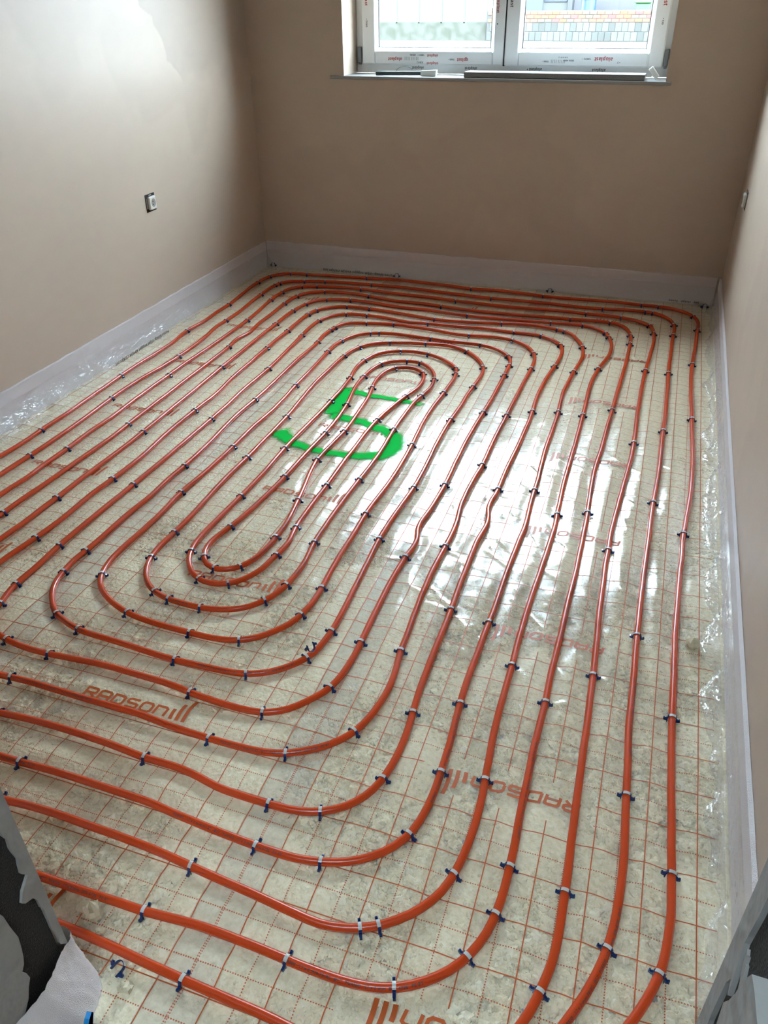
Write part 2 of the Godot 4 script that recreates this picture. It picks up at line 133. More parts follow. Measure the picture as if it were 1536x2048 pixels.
	-2127,-981, -2127,-1031, -2127,-1081, -2127,-1131, -2127,-1181, -2127,-1231, -2127,-1281, -2127,-1331, -2127,-1381, -2127,-1431, -2127,-1481, -2127,-1531, -2127,-1581, -2127,-1631, -2127,-1681, -2127,-1731,
	-2127,-1781, -2127,-1831, -2127,-1881, -2126,-1931, -2123,-1981, -2120,-2031, -2116,-2081, -2114,-2131, -2113,-2181, -2112,-2231, -2113,-2281, -2114,-2331, -2116,-2380, -2118,-2430, -2121,-2480, -2123,-2530,
	-2124,-2580, -2123,-2630, -2121,-2680, -2118,-2730, -2114,-2780, -2109,-2830, -2103,-2879, -2099,-2929, -2096,-2979, -2094,-3029, -2093,-3079, -2092,-3129, -2093,-3179, -2093,-3229, -2095,-3279, -2098,-3329,
	-2105,-3378, -2112,-3428, -2116,-3477, -2114,-3527, -2112,-3577, -2110,-3627, -2109,-3677, -2109,-3727, -2112,-3777, -2115,-3827, -2118,-3877, -2120,-3927, -2122,-3977, -2124,-4027, -2126,-4077, -2127,-4127,
	-2124,-4176, -2113,-4225, -2088,-4266, -2049,-4293, -2002,-4307, -1953,-4319, -1905,-4332, -1856,-4343, -1807,-4352, -1757,-4358, -1708,-4363, -1658,-4367, -1608,-4369, -1558,-4371, -1508,-4372, -1458,-4371,
	-1408,-4370, -1358,-4366, -1308,-4362, -1258,-4357, -1209,-4354, -1159,-4351, -1109,-4348, -1059,-4344, -1009,-4340, -959,-4335, -910,-4330, -860,-4327, -810,-4326, -760,-4328, -710,-4330, -660,-4332,
	-610,-4334, -560,-4337, -510,-4337, -460,-4333, -410,-4329, -361,-4327, -311,-4326, -261,-4327, -211,-4330, -161,-4337, -112,-4345, -62,-4349, -12,-4349, 36,-4340, 77,-4315, 108,-4277,
	130,-4233, 143,-4185, 148,-4135, 148,-4085, 145,-4035, 143,-3985, 142,-3935, 142,-3885, 142,-3835, 141,-3785, 141,-3735, 140,-3685, 139,-3635, 139,-3585, 139,-3535, 139,-3485,
	140,-3435, 141,-3385, 141,-3335, 141,-3285, 141,-3235, 142,-3185, 142,-3135, 142,-3085, 141,-3036, 139,-2986, 139,-2936, 138,-2886, 138,-2836, 138,-2786, 138,-2736, 138,-2686,
	137,-2636, 136,-2586, 134,-2536, 132,-2486, 130,-2436, 128,-2386, 127,-2336, 126,-2286, 126,-2236, 126,-2186, 125,-2136, 124,-2086, 123,-2036, 122,-1986, 122,-1936, 121,-1886,
	121,-1836, 121,-1786, 121,-1736, 121,-1686, 122,-1636, 123,-1586, 124,-1536, 124,-1486, 124,-1436, 124,-1386, 126,-1336, 129,-1286, 131,-1236, 133,-1186, 135,-1136, 138,-1086,
	140,-1036, 140,-986, 138,-936, 134,-887, 126,-837, 113,-789, 96,-742, 75,-697, 53,-652, 32,-606, 13,-561, -6,-514, -24,-468, -42,-421, -58,-374, -75,-326,
	-90,-279, -106,-231, -121,-184, -135,-136, -149,-88, -162,-39, -174,9, -185,58, -195,107, -204,156, -211,206, -218,255, -223,305, -228,354, -233,404, -237,454,
	-240,504, -243,554, -245,604, -246,654, -248,704, -249,754, -249,804, -250,853,
]
const CLIP_MM := [
	1780, 1985, 2400, 3205, 4050, 4635, 5105, 5305, 5535, 5625, 6165, 6585, 7240, 7620, 7730, 7875, 8005, 8415, 8850, 9445,
	10005, 13240, 13940, 14140, 14740, 15300, 16030, 16755, 17240, 17355, 17535, 17720, 18435, 19020, 19290, 19380, 19540, 19685, 20025, 20775,
	21505, 23685, 24160, 24525, 24560, 24745, 24985, 25350, 26090, 26850, 27355, 27770, 27830, 27985, 28150, 28590, 29280, 29420, 29565, 29690,
	29900, 30500, 31170, 31685, 32990, 33405, 33730, 33845, 34010, 34215, 34610, 35285, 35925, 36425, 36690, 36845, 36990, 37440, 37790, 37910,
	38090, 38315, 38750, 39290, 39830, 40225, 40425, 40515, 40710, 40855, 41285, 41485, 41670, 41850, 42250, 42705, 43305, 43700, 43820, 43930,
	44125, 44380, 44655, 44700, 44880, 45030, 45445, 46030, 46385, 46870, 47095, 47305, 47450, 47645, 47775, 48180, 48685, 49175, 49385, 49450,
	49665, 49810, 50025, 50235, 50490, 50930, 51285, 51625, 51780, 51880, 52075, 52235, 52510, 53045, 53295, 53560, 53730, 53975, 54400, 54640,
	54925, 55150, 55330, 55415, 55495, 55675, 56020, 56375, 56640, 56940, 57100, 57235, 57305, 57510, 57695, 58025, 58430, 58835, 59060, 59150,
	59340, 59445, 59505, 59690, 59830, 60345, 60700, 61370, 61505, 61670, 61850, 62080, 62285, 62510, 62850, 63395, 63725, 64175, 64295, 64460,
	64660, 64980, 65085, 65290, 65405, 65965, 66555, 67250, 67420, 67465, 67660, 67805, 68220, 68450, 68650, 68835, 69340, 69765, 70295, 70785,
	71085, 71255, 71445, 72025, 72865, 73255, 73835, 74555, 74800, 75055, 75135, 75320, 75455, 75840, 76195, 76490, 76535, 76760, 77070, 77505,
	78140, 78865, 79175, 79385, 79560, 79755, 79895, 80500, 82025, 82715, 83580, 84255, 84400, 84585, 84860, 85305, 86005, 86215, 86435, 86545,
	87315, 88125, 89000, 89455, 89560, 89660, 89805, 90005, 90300, 93050, 93575, 94075, 94585, 95025, 95215, 95255, 95420, 95545, 95835, 96565,
	97180, 97405, 97445, 97655, 97810, 98300, 98890, 99435, 100130, 100655, 101000,
]

# ---------------------------------------------------------------- mesh buffer
class MB:
	var v := PackedVector3Array()
	var n := PackedVector3Array()
	var u := PackedVector2Array()
	var c := PackedColorArray()
	var i := PackedInt32Array()
	func vert(p: Vector3, nn: Vector3, uv := Vector2.ZERO) -> int:
		v.append(p); n.append(nn); u.append(uv)
		return v.size() - 1
	func tri(a: int, b: int, d: int) -> void:      # counter-clockwise seen from the front
		i.append(a); i.append(d); i.append(b)
	func quad(a: Vector3, b: Vector3, d: Vector3, e: Vector3) -> void:
		var nn := (b - a).cross(e - a)
		if nn.length_squared() < 1e-16:
			nn = (d - b).cross(e - b)
		nn = nn.normalized()
		var k := v.size()
		for p: Vector3 in [a, b, d, e]:
			var uv := Vector2(p.x, -p.y)
			if absf(nn.x) > 0.7:
				uv = Vector2(p.z, -p.y)
			elif absf(nn.y) > 0.7:
				uv = Vector2(p.x, p.z)
			vert(p, nn, uv)
		tri(k, k + 1, k + 2)
		tri(k, k + 2, k + 3)
	func box(lo: Vector3, hi: Vector3, t := Transform3D()) -> void:
		var p := []
		for k in 8:
			p.append(t * Vector3(hi.x if k & 1 else lo.x, hi.y if k & 2 else lo.y, hi.z if k & 4 else lo.z))
		quad(p[4], p[5], p[7], p[6])
		quad(p[1], p[0], p[2], p[3])
		quad(p[5], p[1], p[3], p[7])
		quad(p[0], p[4], p[6], p[2])
		quad(p[6], p[7], p[3], p[2])
		quad(p[0], p[1], p[5], p[4])
	# box with chamfered edges
	func cbox(lo: Vector3, hi: Vector3, r: float, t := Transform3D()) -> void:
		var c0 := (lo + hi) * 0.5
		var h := (hi - lo) * 0.5
		var g := h - Vector3(r, r, r)
		for ax in 3:
			for s: float in [-1.0, 1.0]:
				var a := (ax + 1) % 3
				var b := (ax + 2) % 3
				var q := []
				for k: Vector2 in [Vector2(-1, -1), Vector2(1, -1), Vector2(1, 1), Vector2(-1, 1)]:
					var p := Vector3.ZERO
					p[ax] = s * h[ax]; p[a] = k.x * g[a]; p[b] = k.y * g[b]
					q.append(t * (c0 + p))
				if s > 0: quad(q[0], q[1], q[2], q[3])
				else: quad(q[3], q[2], q[1], q[0])
		for ax in 3:                                  # twelve bevels
			var a := (ax + 1) % 3
			var b := (ax + 2) % 3
			for sa: float in [-1.0, 1.0]:
				for sb: float in [-1.0, 1.0]:
					var q := []
					for e: Array in [[-1.0, 0], [1.0, 0], [1.0, 1], [-1.0, 1]]:
						var p := Vector3.ZERO
						p[ax] = e[0] * g[ax]
						p[a] = sa * (h[a] if e[1] == 0 else g[a])
						p[b] = sb * (g[b] if e[1] == 0 else h[b])
						q.append(t * (c0 + p))
					if sa * sb < 0: quad(q[0], q[1], q[2], q[3])
					else: quad(q[3], q[2], q[1], q[0])
		for k in 8:
			var sg := Vector3(1 if k & 1 else -1, 1 if k & 2 else -1, 1 if k & 4 else -1)
			var q := [t * (c0 + Vector3(sg.x * h.x, sg.y * g.y, sg.z * g.z)), t * (c0 + Vector3(sg.x * g.x, sg.y * h.y, sg.z * g.z)), t * (c0 + Vector3(sg.x * g.x, sg.y * g.y, sg.z * h.z))]
			var nn: Vector3 = (t.basis * sg).normalized()
			var m := v.size()
			for p: Vector3 in q: vert(p, nn)
			if sg.x * sg.y * sg.z > 0: tri(m, m + 1, m + 2)
			else: tri(m, m + 2, m + 1)
	func tube(p: PackedVector3Array, r: float, sides: int, caps := true) -> void:
		var base := v.size()
		var side := Vector3.ZERO
		for k in p.size():
			var t := (p[mini(k + 1, p.size() - 1)] - p[maxi(k - 1, 0)]).normalized()
			if k == 0:
				side = t.cross(Vector3.UP)
				if side.length() < 0.05: side = t.cross(Vector3.RIGHT)
			side = (side - t * side.dot(t)).normalized()
			var up := side.cross(t)
			for j in sides:
				var a := TAU * j / sides
				var nn := side * cos(a) + up * sin(a)
				vert(p[k] + nn * r, nn, Vector2(float(j) / sides, k * 0.1))
		for k in p.size() - 1:
			for j in sides:
				var a := base + k * sides + j
				var b := base + k * sides + (j + 1) % sides
				tri(a, b + sides, b); tri(a, a + sides, b + sides)
		if caps:
			for e in 2:
				var kk := 0 if e == 0 else p.size() - 1
				var nn := (p[0] - p[1]).normalized() if e == 0 else (p[kk] - p[kk - 1]).normalized()
				var m := vert(p[kk], nn)
				for j in sides: vert(v[base + kk * sides + j], nn)
				for j in sides:
					if e == 1: tri(m, m + 1 + (j + 1) % sides, m + 1 + j)
					else: tri(m, m + 1 + j, m + 1 + (j + 1) % sides)
	# a flat outline (counter-clockwise in the x-y plane of t) pushed out along t's z by depth
	func slab(o: PackedVector2Array, depth: float, t: Transform3D) -> void:
		var idx := Geometry2D.triangulate_polygon(o)
		var nz := t.basis.z.normalized()
		var k := v.size()
		for p in o: vert(t * Vector3(p.x, p.y, depth), nz, p)
		for p in o: vert(t * Vector3(p.x, p.y, 0), -nz, p)
		var m := o.size()
		for j in range(0, idx.size(), 3):
			var a := idx[j]; var b := idx[j + 1]; var d := idx[j + 2]
			if (o[b] - o[a]).cross(o[d] - o[a]) < 0:
				var sw := b; b = d; d = sw
			tri(k + a, k + b, k + d)
			tri(k + m + a, k + m + d, k + m + b)
		for j in m:
			var a: Vector2 = o[j]
			var b: Vector2 = o[(j + 1) % m]
			quad(t * Vector3(a.x, a.y, 0), t * Vector3(b.x, b.y, 0), t * Vector3(b.x, b.y, depth), t * Vector3(a.x, a.y, depth))
	func mesh(colors := false) -> ArrayMesh:
		var arr := []
		arr.resize(Mesh.ARRAY_MAX)
		arr[Mesh.ARRAY_VERTEX] = v
		arr[Mesh.ARRAY_NORMAL] = n
		arr[Mesh.ARRAY_TEX_UV] = u
		if colors: arr[Mesh.ARRAY_COLOR] = c
		arr[Mesh.ARRAY_INDEX] = i
		var m := ArrayMesh.new()
		m.add_surface_from_arrays(Mesh.PRIMITIVE_TRIANGLES, arr)
		return m

# ---------------------------------------------------------------- naming
var used := {}
func numbered(called: String) -> String:
	var k: int = used.get(called, 0)
	used[called] = k + 1
	return called if k == 0 else "%s_%03d" % [called, k]
func put(called: String, mb, mat: Material, parent: Node = self) -> MeshInstance3D:
	var o := MeshInstance3D.new()
	o.mesh = mb.mesh() if mb is MB else mb
	o.material_override = mat
	o.name = numbered(called) if parent == self else called
	parent.add_child(o, true)
	return o
func base(called: String, at := Vector3.ZERO, turn := 0.0) -> Node3D:
	var o := Node3D.new()
	o.name = numbered(called)
	add_child(o, true)
	o.position = at
	o.rotation.y = turn
	return o
func tag(o: Node, label: String, category: String, group := "") -> Node:
	o.set_meta("label", label)
	o.set_meta("category", category)
	if group != "": o.set_meta("group", group)
	return o
func structure(o: Node, label := "") -> Node:
	o.set_meta("kind", "structure")
	if label != "":
		o.set_meta("label", label)
	return o

# ---------------------------------------------------------------- materials
func lin(r: float, g: float, b: float, a := 1.0) -> Color:    # linear reflectance -> albedo_color
	var k := Color(r, g, b).linear_to_srgb()
	return Color(k.r, k.g, k.b, a)
func mat(col: Color, rough := 0.6, called := "") -> StandardMaterial3D:
	var m := StandardMaterial3D.new()
	m.albedo_color = col
	m.roughness = rough
	m.resource_name = called
	return m
func clear_sheet(col: Color, alpha: float, rough: float) -> StandardMaterial3D:
	var m := mat(Color(col.r, col.g, col.b, alpha), rough)
	m.transparency = BaseMaterial3D.TRANSPARENCY_ALPHA
	m.cull_mode = BaseMaterial3D.CULL_DISABLED
	return m
func noise(seed_: int, freq: float, kind := FastNoiseLite.TYPE_SIMPLEX_SMOOTH, octaves := 3) -> FastNoiseLite:
	var f := FastNoiseLite.new()
	f.seed = seed_
	f.frequency = freq
	f.noise_type = kind
	f.fractal_type = FastNoiseLite.FRACTAL_FBM if octaves > 1 else FastNoiseLite.FRACTAL_NONE
	f.fractal_octaves = octaves
	return f
func ramp_texture(f: FastNoiseLite, stops: Array, size := 512) -> ImageTexture:   # seamless enough: blended noise image through a colour ramp
	var im := f.get_seamless_image(size, size)
	im.convert(Image.FORMAT_L8)
	var g := Gradient.new()
	g.offsets = PackedFloat32Array(stops.map(func(s): return s[0]))
	g.colors = PackedColorArray(stops.map(func(s): return s[1]))
	var lut := []
	for k in 256: lut.append(g.sample(k / 255.0))
	var src := im.get_data()
	var dst := PackedByteArray()
	dst.resize(size * size * 3)
	for k in size * size:
		var c: Color = lut[src[k]]
		dst[k * 3] = int(c.r * 255); dst[k * 3 + 1] = int(c.g * 255); dst[k * 3 + 2] = int(c.b * 255)
	return ImageTexture.create_from_image(Image.create_from_data(size, size, false, Image.FORMAT_RGB8, dst))
func relief(m: StandardMaterial3D, f: FastNoiseLite, cm: float, size := 512) -> void:
	var im := f.get_seamless_image(size, size)
	im.convert(Image.FORMAT_L8)
	m.heightmap_enabled = true
	m.heightmap_texture = ImageTexture.create_from_image(im)
	m.heightmap_scale = cm
func tri_map(m: StandardMaterial3D, scale: float) -> void:
	m.uv1_triplanar = true
	m.uv1_world_triplanar = true
	m.uv1_scale = Vector3.ONE * scale

# fresh gypsum plaster: an image of one wall face, w metres by h metres; damp: outline (metres) that is still wet
func plaster(seed_: int, w: float, h: float, damp: Array = []) -> StandardMaterial3D:
	var px := 128.0
	var W := int(w * px)
	var Hh := int(h * px)
	var a := noise(seed_, 0.006, FastNoiseLite.TYPE_SIMPLEX_SMOOTH, 4)
	var b := noise(seed_ + 7, 0.05, FastNoiseLite.TYPE_SIMPLEX_SMOOTH, 2)
	var e := noise(seed_ + 9, 0.03, FastNoiseLite.TYPE_SIMPLEX_SMOOTH, 3)
	var dst := PackedByteArray()
	dst.resize(W * Hh * 3)
	var k := 0
	for y in Hh:
		for x in W:
			var t := a.get_noise_2d(x, y)
			var s := 1.0 + 0.06 * t + 0.02 * b.get_noise_2d(x, y * 2.0)
			var wet := smoothstep(0.10, 0.22, t) * 0.06
			if not damp.is_empty():
				var my := h - y / px
				var mx := x / px + 0.05 * e.get_noise_2d(x, y)
				var edge := 99.0
				for j in damp.size() - 1:
					var p: Vector2 = damp[j]
					var q: Vector2 = damp[j + 1]
					if my <= p.y and my >= q.y:
						edge = lerpf(p.x, q.x, (p.y - my) / maxf(p.y - q.y, 0.001))
				wet = maxf(wet, 0.20 * smoothstep(0.0, 0.018, edge - mx) * smoothstep(1.02, 1.22, my + 0.1 * e.get_noise_2d(y, x)))
			s *= 1.0 - wet
			var c := Color(0.545 * s, 0.437 * s * (1.0 + 0.015 * b.get_noise_2d(y, x)), 0.345 * s).linear_to_srgb()
			dst[k] = int(clampf(c.r, 0, 1) * 255); dst[k + 1] = int(clampf(c.g, 0, 1) * 255); dst[k + 2] = int(clampf(c.b, 0, 1) * 255)
			k += 3
	var m := mat(Color.WHITE, 0.46, "plaster")
	m.albedo_texture = ImageTexture.create_from_image(Image.create_from_data(W, Hh, false, Image.FORMAT_RGB8, dst))
	m.uv1_scale = Vector3(1.0 / w, 1.0 / h, 1)
	m.metallic_specular = 0.5
	return m

# ---------------------------------------------------------------- floor field: pipe path and foil heights
const CELL := 0.0075
const FX := -2.352
const FZ := -4.575
const NX := 361
const NZ := 560
var path := PackedVector2Array()     # every 5 mm along the pipe
var fh := PackedFloat32Array()       # foil height at the grid nodes
var rng := RandomNumberGenerator.new()

func along(mm: float) -> Vector2:
	var k := clampf(mm / 5.0, 0, path.size() - 1.001)
	var i0 := int(k)
	return path[i0].lerp(path[i0 + 1], k - i0)
func heading(mm: float) -> Vector2:
	return (along(mm + 8.0) - along(mm - 8.0)).normalized()

func make_path() -> void:
	var p := PackedVector2Array()
	for k in range(0, PIPE_MM.size(), 2): p.append(Vector2(PIPE_MM[k], PIPE_MM[k + 1]) * 0.001)
	for k in p.size() - 1:
		var a := p[maxi(k - 1, 0)]
		var d := p[mini(k + 2, p.size() - 1)]
		for t in 10: path.append(p[k].cubic_interpolate(p[k + 1], a, d, t / 10.0))
	path.append(p[p.size() - 1])

func ridge(from: Vector2, to: Vector2, wide: float, high: float) -> void:
	var d := to - from
	var steps := int(d.length() / 0.005) + 2
	var nrm := d.orthogonal().normalized()
	var r := int(wide * 2.2 / CELL) + 1
	var seen := {}
	for s in steps:
		var t := float(s) / (steps - 1)
		var c := from + d * t
		var ci := int((c.x - FX) / CELL)
		var cj := int((c.y - FZ) / CELL)
		for j in range(maxi(0, cj - r), mini(NZ, cj + r + 1)):
			for k in range(maxi(0, ci - r), mini(NX, ci + r + 1)):
				var id := j * NX + k
				if seen.has(id): continue
				var q := Vector2(FX + k * CELL, FZ + j * CELL) - from
				var tt := q.dot(d) / d.length_squared()
				if tt < 0.0 or tt > 1.0: continue
				seen[id] = true
				var e := absf(q.dot(nrm)) / wide
				fh[id] += high * maxf(0.0, 1.0 - e * 0.7) * exp(-e * e) * pow(1.0 - tt, 0.7) * smoothstep(0.0, 0.12, tt)

func make_field() -> void:
	fh.resize(NX * NZ)
	var dist := PackedFloat32Array()
	dist.resize(NX * NZ)
	dist.fill(0.06)
	for s in range(0, path.size(), 2):
		var c := path[s]
		var ci := int((c.x - FX) / CELL + 0.5)
		var cj := int((c.y - FZ) / CELL + 0.5)
		if ci < -7 or cj < -7 or ci > NX + 7 or cj > NZ + 7: continue
		for j in range(maxi(0, cj - 6), mini(NZ, cj + 7)):
			var dz := FZ + j * CELL - c.y
			for k in range(maxi(0, ci - 6), mini(NX, ci + 7)):
				var dx := FX + k * CELL - c.x
				var dd := sqrt(dx * dx + dz * dz)
				var id := j * NX + k
				if dd < dist[id]: dist[id] = dd
	var a := noise(11, 3.2, FastNoiseLite.TYPE_SIMPLEX_SMOOTH, 2)
	var b := noise(12, 11.0, FastNoiseLite.TYPE_SIMPLEX_SMOOTH, 2)
	for j in NZ:
		var z := FZ + j * CELL
		for k in NX:
			var x := FX + k * CELL
			var w := smoothstep(0.008, 0.048, dist[j * NX + k])
			fh[j * NX + k] = w * (0.0042 + 0.0036 * a.get_noise_2d(x, z) + 0.0011 * b.get_noise_2d(x, z))
	# creases running out from the clips, and slack folds in the sheet that lies loosest
	rng.seed = 4
	for mm: int in CLIP_MM:
		var c := along(mm)
		if rng.randf() < 0.25: continue
		var loose := smoothstep(-1.1, -0.5, c.x)
		var t := heading(mm)
		for r in rng.randi_range(1, 3):
			var ang := rng.randf_range(-0.9, 0.9) + (PI if rng.randf() < 0.5 else 0.0)
			var dir := t.orthogonal().rotated(ang)
			ridge(c + dir * 0.014, c + dir * rng.randf_range(0.05, 0.085 + 0.06 * loose), 0.006, rng.randf_range(0.0008, 0.0016 + 0.0014 * loose))
	for k in 110:
		var c := Vector2(rng.randf_range(-0.62, 0.30), rng.randf_range(-2.75, -1.25))
		var dir := Vector2.RIGHT.rotated(rng.randf_range(0.2, 1.5))
		ridge(c, c + dir * rng.randf_range(0.06, 0.2), rng.randf_range(0.005, 0.009), rng.randf_range(0.001, 0.003))
	for k in 160:
		var c := Vector2(rng.randf_range(-2.3, 0.30), rng.randf_range(-4.4, -0.6))
		var dir := Vector2.RIGHT.rotated(rng.randf_range(0.0, TAU))
		ridge(c, c + dir * rng.randf_range(0.05, 0.15), rng.randf_range(0.005, 0.009), rng.randf_range(0.0005, 0.0014))

func foil_y(x: float, z: float) -> float:
	var gx := clampf((x - FX) / CELL, 0, NX - 1.001)
	var gz := clampf((z - FZ) / CELL, 0, NZ - 1.001)
	var k := int(gx)
	var j := int(gz)
	var a := gx - k
	var b := gz - j
	var id := j * NX + k
	return lerpf(lerpf(fh[id], fh[id + 1], a), lerpf(fh[id + NX], fh[id + NX + 1], a), b)

# a grid surface over nodes k0..k1 x j0..j1 whose height is h(k, j)
func sheet_mesh(k0: int, k1: int, j0: int, j1: int, h: PackedFloat32Array, lift: float) -> MB:
	var m := MB.new()
	var w := k1 - k0 + 1
	for j in range(j0, j1 + 1):
		var ja := maxi(j - 1, 0)
		var jb := mini(j + 1, NZ - 1)
		for k in range(k0, k1 + 1):
			var ka := maxi(k - 1, 0)
			var kb := mini(k + 1, NX - 1)
			var nn := Vector3(h[j * NX + ka] - h[j * NX + kb], 2.0 * CELL, h[ja * NX + k] - h[jb * NX + k]).normalized()
			m.vert(Vector3(FX + k * CELL, h[j * NX + k] + lift, FZ + j * CELL), nn, Vector2(k, j) * CELL)
	for j in j1 - j0:
		for k in k1 - k0:
			var a := j * w + k
			m.tri(a, a + w, a + w + 1)
			m.tri(a, a + w + 1, a + 1)
	return m

# print that lies on the foil: a ribbon along points p (x, z), half width r
func ribbon(m: MB, p: PackedVector2Array, r: float, lift: float, closed := false) -> void:
	var k0 := m.v.size()
	var cnt := p.size()
	for k in cnt:
		var a := p[(k - 1 + cnt) % cnt] if closed or k > 0 else p[0]
		var b := p[(k + 1) % cnt] if closed or k < cnt - 1 else p[cnt - 1]
		var d1 := (p[k] - a).normalized()
		var d2 := (b - p[k]).normalized()
		if d1 == Vector2.ZERO: d1 = d2
		if d2 == Vector2.ZERO: d2 = d1
		var t := (d1 + d2).normalized()
		var s := Vector2(-t.y, t.x) * r / maxf(0.55, sqrt(maxf(0.0, 0.5 + 0.5 * d1.dot(d2))))
		for q: Vector2 in [p[k] + s, p[k] - s]:
			m.vert(Vector3(q.x, foil_y(q.x, q.y) + lift, q.y), Vector3.UP)
	for k in (cnt if closed else cnt - 1):
		var a := k0 + k * 2
		var b := k0 + ((k + 1) % cnt) * 2
		m.tri(a, b, b + 1)
		m.tri(a, b + 1, a + 1)

const GLYPHS := {
	"R": [[0.1, 0, 0.1, 1, 0.78, 1, 0.9, 0.88, 0.9, 0.58, 0.78, 0.46, 0.1, 0.46], [0.5, 0.46, 0.9, 0]],
	"A": [[0.1, 0, 0.1, 0.86, 0.24, 1, 0.76, 1, 0.9, 0.86, 0.9, 0], [0.1, 0.4, 0.9, 0.4]],
	"D": [[0.1, 0, 0.1, 1, 0.74, 1, 0.9, 0.84, 0.9, 0.16, 0.74, 0, 0.1, 0]],
	"S": [[0.9, 1, 0.22, 1, 0.1, 0.88, 0.1, 0.62, 0.22, 0.5, 0.78, 0.5, 0.9, 0.38, 0.9, 0.12, 0.78, 0, 0.1, 0]],
	"O": [[0.1, 0.2, 0.1, 0.8, 0.26, 1, 0.74, 1, 0.9, 0.8, 0.9, 0.2, 0.74, 0, 0.26, 0, 0.1, 0.2]],
	"N": [[0.1, 0, 0.1, 1, 0.74, 1, 0.9, 0.84, 0.9, 0]],
}
func logo(c: Vector2, flip: float, lift: float) -> MB:
	var m := MB.new()
	var x := -0.155
	for ch in "RADSON":
		for st: Array in GLYPHS[ch]:
			var p := PackedVector2Array()
			for k in range(0, st.size(), 2):
				var q := Vector2(x + st[k] * 0.036 + (st[k + 1] - 0.5) * 0.004, 0.016 - st[k + 1] * 0.0245)
				p.append(c + q * flip)
			ribbon(m, p, 0.0034, lift)
		x += 0.0400
	for k in 3:                                        # three swung bars, each taller than the one before
		var p := PackedVector2Array()
		var high: float = [0.030, 0.050, 0.069][k]
		for s in 7:
			var t := s / 6.0
			p.append(c + Vector2(0.096 + k * 0.0172 + 0.006 * t * t * t * (high / 0.07) - 0.003 * t, 0.0185 - high * t) * flip)
		ribbon(m, p, 0.0047, lift)
	return m

# ---------------------------------------------------------------- build
var M := {}
var front: Node
func _ready() -> void:
	set_view()
	make_materials()
	make_path()
	make_field()
	build_room()
	build_window()
	build_outside()
	build_floor()
	build_foil()
	build_pipe()
	build_clips()
	build_edge_strips()
	build_doorway()
	build_small_things()

func set_view() -> void:
	var cam := Camera3D.new()
	cam.name = "camera"
	add_child(cam)
	cam.transform = Transform3D(Basis(Vector3(0.947006, -0.010654, -0.32104), Vector3(-0.168507, 0.834409, -0.524755), Vector3(0.27347, 0.551043, 0.788394)), Vector3(0, 1.4571, 0))
	cam.fov = 66.089
	cam.near = 0.02
	cam.far = 200.0
	cam.current = true
	var we := WorldEnvironment.new()
	we.name = "world_environment"
	var e := Environment.new()
	e.background_mode = Environment.BG_SKY
	var sky := Sky.new()
	var sm := ProceduralSkyMaterial.new()        # bright overcast sky
	sm.sky_top_color = Color(0.83, 0.93, 1.0)
	sm.sky_horizon_color = Color(0.87, 0.95, 1.0)
	sm.ground_bottom_color = Color(0.45, 0.44, 0.40)
	sm.ground_horizon_color = Color(0.60, 0.60, 0.57)
	sm.sun_angle_max = 0.0
	sky.sky_material = sm
	e.sky = sky
	e.background_energy_multiplier = SKY_ENERGY
	e.tonemap_mode = Environment.TONE_MAPPER_LINEAR
	e.tonemap_exposure = EXPOSURE
	e.sdfgi_enabled = true
	e.ssao_enabled = true
	e.ssil_enabled = true
	we.environment = e
	add_child(we)

const ADDED_SKYLIGHT := [-0.75, 0.15, 0.15, 0.62]      # unseen hall ceiling opening, added to brighten the near floor: x0, x1, z0, z1
const SKY_ENERGY := 10.0
const EXPOSURE := 4.5

